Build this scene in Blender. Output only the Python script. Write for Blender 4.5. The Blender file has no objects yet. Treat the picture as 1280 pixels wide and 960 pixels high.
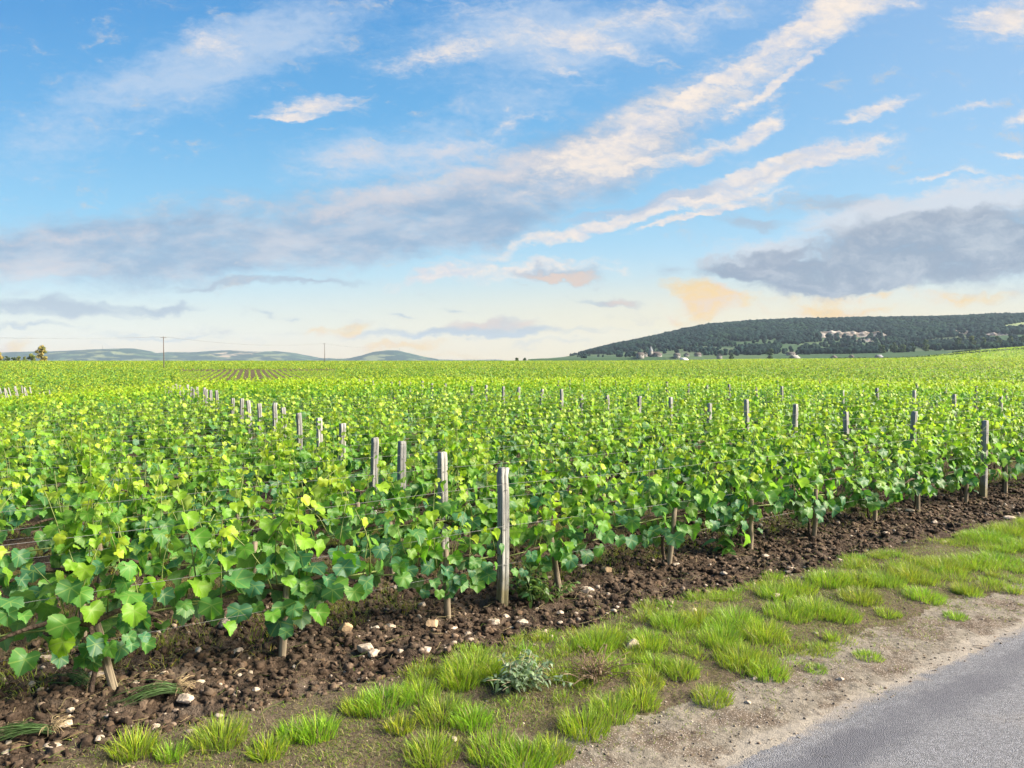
import bpy, math, random
import numpy as np
R = math.radians
random.seed(7)
rng = np.random.default_rng(7)
C = bpy.context.scene
COL = C.collection

# ------------------------------------------------------------------ camera, light, exposure
H_EYE = 1.7
F = 950.0 / 1280.0
cam = bpy.data.cameras.new('camera')
cam.sensor_width = 36.0
cam.lens = 36.0 * F
cam.clip_start = 0.05
cam.clip_end = 40000
camo = bpy.data.objects.new('camera', cam)
COL.objects.link(camo)
camo.location = (0, 0, H_EYE)
camo.rotation_euler = (R(90 - 1.81), 0, 0)
C.camera = camo

EXPO = 1.9
SKY_STRENGTH = 0.10
SUN_AZ, SUN_EL = 92.0, 32.0          # degrees clockwise of straight ahead, above the horizon
sun = bpy.data.lights.new('sun', 'SUN')
sun.energy = 4.6
sun.angle = R(42)
sun.color = (1.0, 0.88, 0.70)
suno = bpy.data.objects.new('sun', sun)
COL.objects.link(suno)
suno.location = (60, 20, 60)
suno.rotation_euler = (R(90 - SUN_EL), 0, R(180 - SUN_AZ))
C.view_settings.view_transform = 'Standard'
C.view_settings.look = 'None'
C.view_settings.gamma = 1.0
C.view_settings.use_curve_mapping = False
C.view_settings.exposure = EXPO
C.cycles.use_denoising = True
C.cycles.max_bounces = 7
C.cycles.diffuse_bounces = 3
C.cycles.transmission_bounces = 4
C.cycles.glossy_bounces = 2
C.cycles.volume_bounces = 0
C.cycles.use_adaptive_sampling = True
C.cycles.adaptive_threshold = 0.02


# ------------------------------------------------------------------ node helper
class NT:
    def __init__(s, tree):
        s.t = tree
        s.n = tree.nodes
        s.l = tree.links

    def link(s, a, b):
        s.l.new(a, b)

    def put(s, sock, v):
        if hasattr(v, 'is_output'):
            s.l.new(v, sock)
        elif isinstance(v, (tuple, list)) and len(v) == 3 and sock.type == 'RGBA':
            sock.default_value = (*v, 1)
        else:
            sock.default_value = v

    def node(s, kind, **kw):
        n = s.n.new(kind)
        for k, v in kw.items():
            setattr(n, k, v)
        return n

    def math(s, op, a, b=None, c=None, clamp=False):
        n = s.node('ShaderNodeMath', operation=op, use_clamp=clamp)
        s.put(n.inputs[0], a)
        if b is not None:
            s.put(n.inputs[1], b)
        if c is not None:
            s.put(n.inputs[2], c)
        return n.outputs[0]

    def vmath(s, op, a, b=None, scale=None):
        n = s.node('ShaderNodeVectorMath', operation=op)
        s.put(n.inputs[0], a)
        if b is not None:
            s.put(n.inputs[1], b)
        if scale is not None:
            s.put(n.inputs['Scale'], scale)
        return n.outputs['Value'] if op in ('LENGTH', 'DOT_PRODUCT') else n.outputs[0]

    def mix(s, fac, a, b, blend='MIX'):
        n = s.node('ShaderNodeMix', data_type='RGBA', blend_type=blend)
        s.put(n.inputs[0], fac)
        s.put(n.inputs[6], a)
        s.put(n.inputs[7], b)
        return n.outputs[2]

    def noise(s, vec, scale, detail=4, rough=0.55, dist=0.0, out='Fac'):
        n = s.node('ShaderNodeTexNoise')
        if vec is not None:
            s.put(n.inputs['Vector'], vec)
        n.inputs['Scale'].default_value = scale
        n.inputs['Detail'].default_value = detail
        n.inputs['Roughness'].default_value = rough
        n.inputs['Distortion'].default_value = dist
        return n.outputs[out]

    def smooth(s, v, lo, hi, a=0.0, b=1.0):
        n = s.node('ShaderNodeMapRange', interpolation_type='SMOOTHSTEP')
        s.put(n.inputs[0], v)
        for i, q in enumerate((lo, hi, a, b)):
            s.put(n.inputs[1 + i], q)
        return n.outputs[0]

    def lin(s, v, lo, hi, a=0.0, b=1.0):
        n = s.node('ShaderNodeMapRange')
        s.put(n.inputs[0], v)
        for i, q in enumerate((lo, hi, a, b)):
            s.put(n.inputs[1 + i], q)
        return n.outputs[0]

    def ramp(s, fac, stops, interp='LINEAR'):
        n = s.node('ShaderNodeValToRGB')
        n.color_ramp.interpolation = interp
        e = n.color_ramp.elements
        while len(e) < len(stops):
            e.new(0.5)
        for el, (p, c) in zip(e, stops):
            el.position = p
            el.color = (*c, 1)
        s.put(n.inputs[0], fac)
        return n.outputs[0]

    def mapping(s, vec, loc=(0, 0, 0), rot=(0, 0, 0), scale=(1, 1, 1), kind='POINT'):
        n = s.node('ShaderNodeMapping', vector_type=kind)
        s.put(n.inputs[0], vec)
        n.inputs['Location'].default_value = loc
        n.inputs['Rotation'].default_value = rot
        n.inputs['Scale'].default_value = scale
        return n.outputs[0]


def lin1(c):
    c = c / 255.0
    return c / 12.92 if c <= 0.04045 else ((c + 0.055) / 1.055) ** 2.4


def srgb(r, g, b, k=1.0):
    return (lin1(r) * k, lin1(g) * k, lin1(b) * k)


# ------------------------------------------------------------------ sky
def build_sky():
    w = bpy.data.worlds.new('World')
    C.world = w
    w.use_nodes = True
    T = NT(w.node_tree)
    T.n.clear()
    out = T.node('ShaderNodeOutputWorld')
    bg = T.node('ShaderNodeBackground')
    T.link(bg.outputs[0], out.inputs[0])
    bg.inputs[1].default_value = SKY_STRENGTH
    K = 1.0 / (SKY_STRENGTH * 2 ** EXPO)

    def c(r, g, b):
        return srgb(r, g, b, K)
    sky = T.node('ShaderNodeTexSky', sky_type='NISHITA')
    sky.sun_disc = False
    sky.sun_elevation = R(SUN_EL)
    sky.sun_rotation = R(SUN_AZ)
    tc = T.node('ShaderNodeTexCoord')
    sep = T.node('ShaderNodeSeparateXYZ')
    T.link(tc.outputs['Generated'], sep.inputs[0])
    x, y, z = sep.outputs
    ya = T.math('MAXIMUM', T.math('ABSOLUTE', y), 0.22)
    U = T.math('DIVIDE', x, ya)
    V = T.math('DIVIDE', z, ya)
    comb = T.node('ShaderNodeCombineXYZ')
    T.link(U, comb.inputs[0])
    T.link(V, comb.inputs[1])
    uv = comb.outputs[0]
    # clear sky: an elevation gradient blended with the physical sky
    stops = [(0, (250, 226, 194)), (.04, (228, 225, 212)), (.11, (170, 210, 230)), (.19, (126, 192, 228)), (.31, (86, 168, 222)), (.46, (56, 146, 212)), (1, (36, 104, 180))]
    base = T.ramp(T.math('MAXIMUM', V, 0.0), [(p, c(*q)) for p, q in stops])
    phys = T.mix(1.0, sky.outputs[0], (1.0, 1.0, 1.0), 'MULTIPLY')
    base = T.mix(0.12, base, phys)
    rgt = T.smooth(U, -0.15, 0.75)
    base = T.mix(T.math('MULTIPLY', rgt, 0.34), base, c(206, 228, 246))
    low = T.math('MULTIPLY', T.smooth(V, 0.0, 0.155, 1.0, 0.0), T.smooth(U, -0.5, 0.45))
    base = T.mix(T.math('MULTIPLY', low, 0.95), base, c(255, 236, 190))

    # domain warp
    wn = T.noise(uv, 6.0, 3, 0.5, out='Color')
    wv = T.vmath('SCALE', T.vmath('SUBTRACT', wn, (0.5, 0.5, 0.5)), scale=0.06)
    wn2 = T.noise(T.mapping(uv, scale=(1, 1.6, 1)), 26.0, 5, 0.6, out='Color')
    wv2 = T.vmath('SCALE', T.vmath('SUBTRACT', wn2, (0.5, 0.5, 0.5)), scale=0.035)
    uvw = T.vmath('ADD', T.vmath('ADD', uv, wv), wv2)

    def blob(px, py, hl, hw, deg, src=uvw):
        m = T.mapping(src, ((px - 640) / 950.0, (450 - py) / 950.0, 0), (0, 0, R(deg)), (hl / 950.0, hw / 950.0, 1), 'TEXTURE')
        g = T.node('ShaderNodeTexGradient', gradient_type='SPHERICAL')
        T.link(m, g.inputs[0])
        return g.outputs['Fac']

    def total(items):
        acc = None
        for it in items:
            wgt = it[5] if len(it) > 5 else 1.0
            v = T.math('MULTIPLY', blob(*it[:5]), wgt)
            acc = v if acc is None else T.math('ADD', acc, v)
        return T.math('MINIMUM', acc, 1.1)

    fibre = T.noise(T.mapping(uvw, rot=(0, 0, R(-24)), scale=(0.8, 5.5, 1)), 10.0, 10, 0.70, 0.15)
    streak = T.noise(T.mapping(uvw, rot=(0, 0, R(-27)), scale=(1.0, 2.6, 1)), 8.0, 9, 0.68, 0.2)
    lumps = T.noise(T.mapping(uv, rot=(0, 0, R(30)), scale=(1.0, 1.9, 1)), 44.0, 6, 0.68, 0.35)
    flat = T.noise(T.mapping(uvw, rot=(0, 0, R(-3)), scale=(1.0, 6.5, 1)), 8.0, 10, 0.68, 0.2)
    puff = T.noise(T.mapping(uvw, rot=(0, 0, R(-6)), scale=(1.0, 2.2, 1)), 13.0, 10, 0.68, 0.2)
    broad = T.noise(T.mapping(uv, rot=(0, 0, R(-12)), scale=(1.0, 2.6, 1)), 8.0, 8, 0.62, 0.2)
    tex = T.math('ADD', T.math('ADD', T.math('MULTIPLY', streak, 0.42), T.math('MULTIPLY', lumps, 0.28)), T.math('MULTIPLY', fibre, 0.30))
    wisp = T.math('ADD', T.math('MULTIPLY', fibre, 0.65), T.math('MULTIPLY', lumps, 0.35))

    def layer(base, items, noise, lo, hi, k, col, opac):
        s = T.math('ADD', total(items), T.math('MULTIPLY', T.math('SUBTRACT', noise, 0.5), k))
        a = T.math('MULTIPLY', T.smooth(s, lo, hi), opac)
        return T.mix(a, base, col), s

    # thin veil, high and left
    base, _ = layer(base, [(250, 95, 270, 70, 18), (330, 40, 170, 60, 10), (640, 60, 240, 100, 0), (690, 40, 140, 60, -10, .8), (880, 20, 220, 50, 10, .9), (560, 190, 240, 70, 16, .8), (50, 190, 170, 50, 5, .7), (420, 200, 180, 50, 10, .7), (1000, 210, 280, 50, 15, .6), (140, 110, 160, 40, 12, .6)],
                    tex, 0.12, 1.35, 3.0, c(206, 220, 238), 0.66)
    # broad grey blue band low across the left and the middle
    gcol = T.mix(T.smooth(broad, 0.38, 0.68), c(148, 174, 204), c(206, 208, 218))
    base, _ = layer(base, [(0, 325, 380, 66, 2, 1.0), (330, 292, 400, 66, 5, 1.15), (600, 255, 290, 76, 15, 1.0), (740, 190, 220, 76, 27, .8), (500, 304, 280, 30, 4, .8), (120, 300, 220, 50, 0, .6), (830, 160, 220, 64, 30, .5)],
                    tex, 0.04, 1.25, 2.6, gcol, 0.84)
    base, _ = layer(base, [(110, 294, 140, 14, 3), (430, 265, 140, 26, 8, .9), (540, 228, 160, 28, 14, .9), (650, 215, 160, 36, 18, .9), (20, 332, 140, 20, 0, .7), (300, 262, 120, 18, 6, .6), (450, 200, 100, 26, 16, .9), (60, 345, 160, 10, 2, .6), (560, 190, 120, 24, 16, .8)], tex, 0.15, 1.3, 2.8, c(230, 222, 222), 0.7)
    # cream streaks up to the right
    wcol = T.mix(T.smooth(tex, 0.40, 0.60), c(212, 216, 228), c(254, 240, 226))
    base, _ = layer(base, [(890, 105, 310, 46, 32, .62), (1050, 20, 170, 34, 28, .85), (985, 78, 160, 30, 32, .5), (800, 165, 200, 60, 30, .5), (720, 205, 190, 60, 24, .55), (905, 150, 200, 18, 30, .4),
                           (550, 76, 110, 26, 10, 1.0), (262, 52, 70, 36, -16, .8), (640, 160, 70, 14, 14, .9), (760, 62, 110, 18, -14, .9), (810, 20, 140, 26, 14, .9), (640, 30, 160, 40, -20, .7), (705, 90, 80, 22, -20, .7), (1130, 10, 90, 22, 10, .7), (870, 30, 90, 20, 20, .6)],
                    tex, 0.15, 1.35, 3.2, wcol, 0.9)
    base, _ = layer(base, [(930, 78, 230, 17, 33, .95), (1050, 18, 150, 19, 28, 1.0), (790, 165, 150, 14, 32, .55), (860, 118, 160, 10, 32, .6), (950, 114, 130, 9, 32, .8), (985, 88, 110, 8, 32, .8), (880, 190, 150, 17, 22, 1.0), (700, 195, 120, 12, 22, .5), (950, 162, 44, 20, 46, 1.1), (790, 208, 120, 10, 20, .7),
                           (930, 228, 260, 20, 19, 1.35), (1010, 203, 140, 15, 12, 1.2), (760, 284, 250, 12, 14, 1.3), (890, 265, 160, 7, 18, 1.1), (870, 274, 90, 5, 16, .9), (1090, 146, 76, 13, 14, 1.4), (1165, 227, 90, 7, 6, 1.0), (1240, 234, 140, 15, 10, .9), (1222, 136, 60, 8, 14, 1.0), (1275, 147, 36, 14, 26, 1.25), (1240, 28, 90, 44, 22, 1.3),
                           (395, 134, 96, 20, 9, 1.4), (370, 150, 50, 8, 0, .8), (660, 338, 190, 20, 3, 1.0), (540, 348, 70, 8, 12, 1.0), (1265, 195, 60, 7, 4, .9)],
                    wisp, 0.18, 1.15, 2.6, wcol, 0.93)
    base, _ = layer(base, [(780, 266, 160, 11, 14, 1.0), (960, 218, 130, 8, 18, .7), (845, 252, 100, 9, 22, .9), (930, 110, 160, 9, 32, .5), (870, 200, 110, 10, 22, .7)], wisp, 0.2, 1.0, 2.0, c(178, 196, 220), 0.75)
    # low clouds near the horizon
    base, _ = layer(base, [(60, 385, 170, 14, 1, 1.2), (200, 375, 100, 8, 0, 1.0), (215, 381, 40, 8, 0, .9), (300, 352, 130, 8, 1, 1.2), (410, 348, 70, 5, 0, .8), (30, 408, 100, 7, 0, .9), (590, 415, 240, 9, 1, 1.15), (210, 416, 120, 6, 2, .8), (640, 406, 50, 12, 0, .6), (600, 404, 60, 11, 8, .9), (340, 395, 24, 6, -10, .9), (370, 399, 16, 6, 0, .8), (510, 390, 30, 5, -8, .8), (570, 388, 24, 5, -8, .8), (760, 372, 60, 7, -4, 1.0), (700, 342, 90, 11, 0, 1.1), (840, 342, 26, 10, 0, .8), (1060, 262, 180, 18, -4, .9), (940, 276, 90, 12, -6, .8), (700, 428, 160, 7, 1, .5)],
                    flat, 0.12, 0.95, 1.9, c(174, 190, 208), 0.82)
    base, _ = layer(base, [(706, 344, 66, 7, 0, 1.2), (595, 404, 56, 10, 8, 1.0), (650, 404, 30, 8, 0, .8), (5, 432, 30, 10, 0, 1), (770, 372, 40, 6, -4, .8)], flat, 0.15, 0.9, 1.6, c(232, 208, 192), 0.85)
    ocol = T.mix(T.smooth(puff, 0.42, 0.60), c(244, 216, 190), c(255, 216, 140))
    base, _ = layer(base, [(868, 378, 60, 24, -34, 1.2), (842, 394, 42, 11, -34, 1.1), (902, 368, 44, 26, -34, 1.15), (940, 388, 90, 22, 0, .45), (1025, 385, 90, 13, 4, 1.1), (1080, 366, 190, 11, 3, .75), (1195, 371, 90, 10, 0, .85), (1130, 382, 140, 10, 0, .5), (446, 412, 34, 13, 16, 1.25), (495, 431, 90, 8, 4, 1.3), (400, 420, 40, 9, 10, .9), (20, 430, 46, 9, 0, .9), (560, 440, 120, 6, 0, .5)],
                    puff, 0.24, 1.15, 2.6, ocol, 0.9)
    # slate cloud over the hill, with a pale upper rim
    base, _ = layer(base, [(1090, 285, 240, 40, 10, 1.1), (945, 328, 100, 34, 8, 1.2), (1235, 262, 150, 24, 6, 1.0), (1120, 266, 140, 24, 8, .7)], puff, 0.12, 1.05, 2.3, c(222, 224, 230), 0.8)
    dcol = T.mix(T.smooth(T.math('ADD', puff, T.math('MULTIPLY', V, 0.7)), 0.46, 0.80), c(146, 163, 186), c(190, 200, 212))
    base, _ = layer(base, [(1110, 325, 270, 38, 4, 1.25), (1260, 308, 240, 60, 4, 1.5), (1000, 342, 160, 24, -2, 1.1), (930, 340, 90, 14, 4, .8), (1010, 360, 140, 12, 2, .9), (1080, 292, 170, 22, 8, .75), (1190, 275, 140, 18, 4, .6), (950, 318, 80, 9, 4, .7)],
                    puff, 0.10, 1.0, 2.4, dcol, 0.94)
    # below the horizon: dim earth colour
    base = T.mix(T.smooth(z, -0.03, -0.004, 1.0, 0.0), base, c(120, 130, 90))
    T.link(base, bg.inputs[0])
    w.cycles.sampling_method = 'MANUAL'
    w.cycles.sample_map_resolution = 512


build_sky()


# ------------------------------------------------------------------ small utilities
def ss(a, b, x):
    t = np.clip((np.asarray(x, float) - a) / (b - a), 0, 1)
    return t * t * (3 - 2 * t)


def _hash(ix, iy, seed):
    h = (ix.astype(np.int64) * 374761393 + iy.astype(np.int64) * 668265263 + seed * 1442695041) & 0xFFFFFFFF
    h = ((h ^ (h >> 13)) * 1274126177) & 0xFFFFFFFF
    h = (h ^ (h >> 16)) & 0xFFFFFFFF
    return h / 4294967295.0


def vnoise(x, y, seed=0):
    x = np.asarray(x, float)
    y = np.asarray(y, float)
    xi, yi = np.floor(x), np.floor(y)
    fx, fy = x - xi, y - yi
    fx = fx * fx * (3 - 2 * fx)
    fy = fy * fy * (3 - 2 * fy)
    a, b = _hash(xi, yi, seed), _hash(xi + 1, yi, seed)
    c, d = _hash(xi, yi + 1, seed), _hash(xi + 1, yi + 1, seed)
    return (a * (1 - fx) + b * fx) * (1 - fy) + (c * (1 - fx) + d * fx) * fy


def fbm(x, y, seed=0, octs=4, gain=0.5):
    s = np.zeros(np.shape(x))
    amp, tot, f = 1.0, 0.0, 1.0
    for o in range(octs):
        s += amp * vnoise(np.asarray(x) * f + 17.3 * o, np.asarray(y) * f - 9.1 * o, seed + o)
        tot += amp
        amp *= gain
        f *= 2.03
    return s / tot


def make_mesh(name, V, F, mat=None, attrs=None, smooth=False):
    """V (n,3); F list of int arrays (m,3) / (m,4) or one such array."""
    me = bpy.data.meshes.new(name)
    V = np.asarray(V, np.float32)
    if isinstance(F, np.ndarray):
        F = [F]
    F = [np.asarray(f, np.int32) for f in F if len(f)]
    loops = np.concatenate([f.ravel() for f in F])
    counts = np.concatenate([np.full(len(f), f.shape[1], np.int32) for f in F])
    starts = np.concatenate([[0], np.cumsum(counts)[:-1]]).astype(np.int32)
    me.vertices.add(len(V))
    me.vertices.foreach_set('co', V.ravel())
    me.loops.add(len(loops))
    me.loops.foreach_set('vertex_index', loops)
    me.polygons.add(len(counts))
    me.polygons.foreach_set('loop_start', starts)
    me.polygons.foreach_set('loop_total', counts)
    if smooth:
        me.polygons.foreach_set('use_smooth', np.ones(len(counts), bool))
    for k, a in (attrs or {}).items():
        a = np.asarray(a, np.float32)
        if a.shape[1] == 4:
            at = me.attributes.new(k, 'FLOAT_COLOR', 'POINT')
            at.data.foreach_set('color', a.ravel())
        else:
            at = me.attributes.new(k, 'FLOAT_VECTOR', 'POINT')
            at.data.foreach_set('vector', a.ravel())
    if mat:
        me.materials.append(mat)
    me.update(calc_edges=True)
    me.validate()
    return me


def put(name, me, parent=None, loc=(0, 0, 0), rot=(0, 0, 0), label=None, cat=None, group=None, kind=None):
    o = bpy.data.objects.new(name, me)
    COL.objects.link(o)
    o.location = loc
    o.rotation_euler = rot
    if parent is not None:
        o.parent = parent
    tag(o, label, cat, group, kind)
    return o


def tag(o, label=None, cat=None, group=None, kind=None):
    if label:
        o['label'] = label
    if cat:
        o['category'] = cat
    if group:
        o['group'] = group
    if kind:
        o['kind'] = kind
    return o


def empty(name, loc, rz=0.0, label=None, cat=None, group=None):
    e = put(name, None, None, loc, (0, 0, rz), label, cat, group)
    e.empty_display_size = 0.1
    return e


class Acc:
    """collects vertices / faces / a colour per vertex into one mesh"""
    def __init__(s):
        s.V, s.F3, s.F4, s.Cc, s.L, s.n = [], [], [], [], [], 0

    def add(s, V, F, col=None, luv=None):
        V = np.asarray(V, float)
        F = np.asarray(F, int)
        (s.F3 if F.shape[1] == 3 else s.F4).append(F + s.n)
        s.V.append(V)
        if col is not None:
            col = np.asarray(col, float)
            if col.ndim == 1:
                col = np.tile(col, (len(V), 1))
            s.Cc.append(np.hstack([col[:, :3], np.ones((len(V), 1))]))
        if luv is not None:
            s.L.append(np.asarray(luv, float))
        s.n += len(V)

    def mesh(s, name, mat, smooth=False):
        F = []
        if s.F3:
            F.append(np.concatenate(s.F3))
        if s.F4:
            F.append(np.concatenate(s.F4))
        at = {}
        if s.Cc:
            at['tint'] = np.concatenate(s.Cc)
        if s.L:
            at['leafuv'] = np.concatenate(s.L)
        return make_mesh(name, np.concatenate(s.V), F, mat, at, smooth)


def tube(pts, rad, sides=6, cap=True):
    pts = np.asarray(pts, float)
    n = len(pts)
    rad = np.full(n, rad) if np.isscalar(rad) else np.asarray(rad)
    tan = np.gradient(pts, axis=0)
    tan /= np.linalg.norm(tan, axis=1)[:, None] + 1e-9
    ref = np.array([0, 0, 1.0]) if abs(tan[0, 2]) < .8 else np.array([1.0, 0, 0])
    V, F = [], []
    for i in range(n):
        a = np.cross(tan[i], ref)
        a /= np.linalg.norm(a) + 1e-9
        b = np.cross(tan[i], a)
        for k in range(sides):
            t = 2 * math.pi * k / sides
            V.append(pts[i] + rad[i] * (a * math.cos(t) + b * math.sin(t)))
    for i in range(n - 1):
        for k in range(sides):
            k2 = (k + 1) % sides
            F.append((i * sides + k, i * sides + k2, (i + 1) * sides + k2, (i + 1) * sides + k))
    if cap:
        V += [pts[0], pts[-1]]
        for k in range(sides):
            k2 = (k + 1) % sides
            F.append((n * sides, k2, k, k))
            F.append((n * sides + 1, (n - 1) * sides + k, (n - 1) * sides + k2, (n - 1) * sides + k2))
        F4 = [f for f in F if len(set(f)) == 4]
        F3 = [(f[0], f[1], f[2]) for f in F if len(set(f)) == 3]
        return np.array(V), np.array(F4), np.array(F3)
    return np.array(V), np.array(F), None


def add_tube(acc, pts, rad, col=None, sides=6):
    V, F4, F3 = tube(pts, rad, sides)
    base = acc.n
    acc.add(V, F4, col)
    if F3 is not None and len(F3):
        acc.F3.append(F3 + base)


def ico(sub=1):
    t = (1 + 5 ** .5) / 2
    V = [(-1, t, 0), (1, t, 0), (-1, -t, 0), (1, -t, 0), (0, -1, t), (0, 1, t), (0, -1, -t), (0, 1, -t), (t, 0, -1), (t, 0, 1), (-t, 0, -1), (-t, 0, 1)]
    V = [np.array(v) / np.linalg.norm(v) for v in V]
    Fc = [(0, 11, 5), (0, 5, 1), (0, 1, 7), (0, 7, 10), (0, 10, 11), (1, 5, 9), (5, 11, 4), (11, 10, 2), (10, 7, 6), (7, 1, 8), (3, 9, 4), (3, 4, 2), (3, 2, 6), (3, 6, 8), (3, 8, 9), (4, 9, 5), (2, 4, 11), (6, 2, 10), (8, 6, 7), (9, 8, 1)]
    for _ in range(sub):
        cache, N = {}, []

        def mid(a, b):
            k = (min(a, b), max(a, b))
            if k not in cache:
                m = V[a] + V[b]
                V.append(m / np.linalg.norm(m))
                cache[k] = len(V) - 1
            return cache[k]
        for a, b, c in Fc:
            ab, bc, ca = mid(a, b), mid(b, c), mid(c, a)
            N += [(a, ab, ca), (b, bc, ab), (c, ca, bc), (ab, bc, ca)]
        Fc = N
    return np.array(V), np.array(Fc)


ICO = {i: ico(i) for i in range(4)}


def rock(sub, cuts, rg):
    V, Fc = ICO[sub]
    V = V * (1 + rg.normal(0, .05, (len(V), 1)))
    for _ in range(cuts):
        n = rg.normal(0, 1, 3)
        n /= np.linalg.norm(n)
        d = rg.uniform(.5, .8)
        h = V @ n
        V = V - np.outer(np.maximum(h - d, 0), n)
    return V, Fc


ORD = 'first second third fourth fifth sixth seventh eighth ninth tenth eleventh twelfth thirteenth fourteenth fifteenth sixteenth seventeenth eighteenth nineteenth'.split()
TENS = {2: ('twentieth', 'twenty'), 3: ('thirtieth', 'thirty'), 4: ('fortieth', 'forty'), 5: ('fiftieth', 'fifty'), 6: ('sixtieth', 'sixty'), 7: ('seventieth', 'seventy'), 8: ('eightieth', 'eighty'), 9: ('ninetieth', 'ninety')}


def ordinal(n):
    if n < 20:
        return ORD[n - 1]
    a, b = divmod(n, 10)
    return TENS[a][0] if b == 0 else TENS[a][1] + '-' + ORD[b - 1]


# ------------------------------------------------------------------ layout of the vineyard
UX, UY = 0.8205, 0.5717            # along the rows
NX, NY = -0.5717, 0.8205           # from the road into the vineyard
T0 = 2.95                          # the tall front post stands at t = 0
ROW0, PITCH, SKEW, BAY, STEP = 4.35, 0.965, 0.10, 7.2, 1.02


def at(n, t):
    return np.array([NX * n + UX * (T0 + t), NY * n + UY * (T0 + t)])


def nt(x, y):
    return NX * x + NY * y, UX * x + UY * y - T0


def terrain(x, y):
    x = np.asarray(x, float)
    y = np.asarray(y, float)
    r = np.hypot(x, y)
    ta = np.where(y > 0.05 * r, x / np.maximum(y, 0.05 * r + 1e-6), np.sign(x) * 20)
    ta = np.clip(ta, -1.2, 1.2)
    right = ss(0.05, 0.65, ta)
    lf = ss(0.3, 0.65, -ta)
    z = -1.9 * ss(24 - 14 * lf, 80 - 12 * lf, r)
    z = z + (2.1 + 1.6 * right) * ss(110, 430, r)
    z = z + (13 * ss(450, 1000, r)) * ss(0.48, 0.70, ta)
    z = z - 7 * ss(450, 800, r) * (1 - ss(0.05, 0.3, ta))
    z = z + 1.5 * ss(430, 1200, r) * ss(0.0, 0.25, ta)
    return z


def soil_micro(x, y):
    n, t = nt(x, y)
    r = np.hypot(x, y)
    near = 1 - ss(12, 22, r)
    soil = ss(3.55, 3.8, n + .045 * np.clip(t - .5, 0, 8) + 0.3 * (fbm(x * 1.2, y * 1.2, 5, 3) - .5))
    b = fbm(x * 7, y * 7, 11, 4, .55)
    big = fbm(x * 1.6, y * 1.6, 21, 2)
    ridge = np.abs(fbm(x * 16, y * 16, 31, 3) - .5) * 2
    zs = 0.10 * (b - .5) + 0.05 * (big - .5) + .035 * (.4 - ridge)
    verge = 0.03 * (fbm(x * 2.2, y * 2.2, 41, 3) - .35) + .01 * (fbm(x * 14, y * 14, 47, 2) - .5)
    sh = ss(2.0, 2.7, n)
    zv = verge * sh
    z = (zs * soil + zv * (1 - soil) + 0.03 * ss(2.5, 3.0, n) * (1 - soil) + 0.0 * soil) * near
    crumb = 0.012 * (fbm(x * 20, y * 20, 57, 3) - .5) * ss(1.95, 2.2, n) * (1 - ss(2.6, 3, n)) * near
    edge = 0.02 * (1 - ss(1.95, 2.15, n + .12 * (fbm(x * 2.4, y * 2.4, 61, 3) - .5))) * ss(-3.2, -3.0, n)
    back = np.where(n < 0, 0.02 * ss(-3.0, -3.3, n), 0)
    return z + crumb + edge * near + back * 0


def gz(x, y):
    return float(terrain(x, y) + soil_micro(x, y))


def pix(px, py):
    """where the line of sight through a point of the photograph meets the flat ground"""
    p = R(1.81)
    cx, cy = (px - 640) / 950.0, -(py - 480) / 950.0
    d = np.array([cx, math.cos(p) + cy * math.sin(p), -math.sin(p) + cy * math.cos(p)])
    k = -H_EYE / d[2]
    return d[0] * k, d[1] * k


# ------------------------------------------------------------------ materials
def new_mat(name):
    m = bpy.data.materials.new(name)
    m.use_nodes = True
    T = NT(m.node_tree)
    T.n.clear()
    T.out = T.node('ShaderNodeOutputMaterial')
    return m, T


def principled(T, col, rough=.8, spec=.3, bump=None, bstr=.5, bdist=.02, metal=0):
    p = T.node('ShaderNodeBsdfPrincipled')
    T.put(p.inputs['Base Color'], col)
    T.put(p.inputs['Roughness'], rough)
    T.put(p.inputs['Specular IOR Level'], spec)
    T.put(p.inputs['Metallic'], metal)
    if bump is not None:
        b = T.node('ShaderNodeBump')
        b.inputs['Strength'].default_value = bstr
        b.inputs['Distance'].default_value = bdist
        T.put(b.inputs['Height'], bump)
        T.link(b.outputs[0], p.inputs['Normal'])
    return p.outputs[0]


def finish(T, sh):
    T.link(sh, T.out.inputs[0])


def pos(T):
    return T.node('ShaderNodeNewGeometry').outputs['Position']


def attr(T, name, out='Color'):
    n = T.node('ShaderNodeAttribute')
    n.attribute_name = name
    return n.outputs[out]


def objcoord(T):
    return T.node('ShaderNodeTexCoord').outputs['Object']


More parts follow.
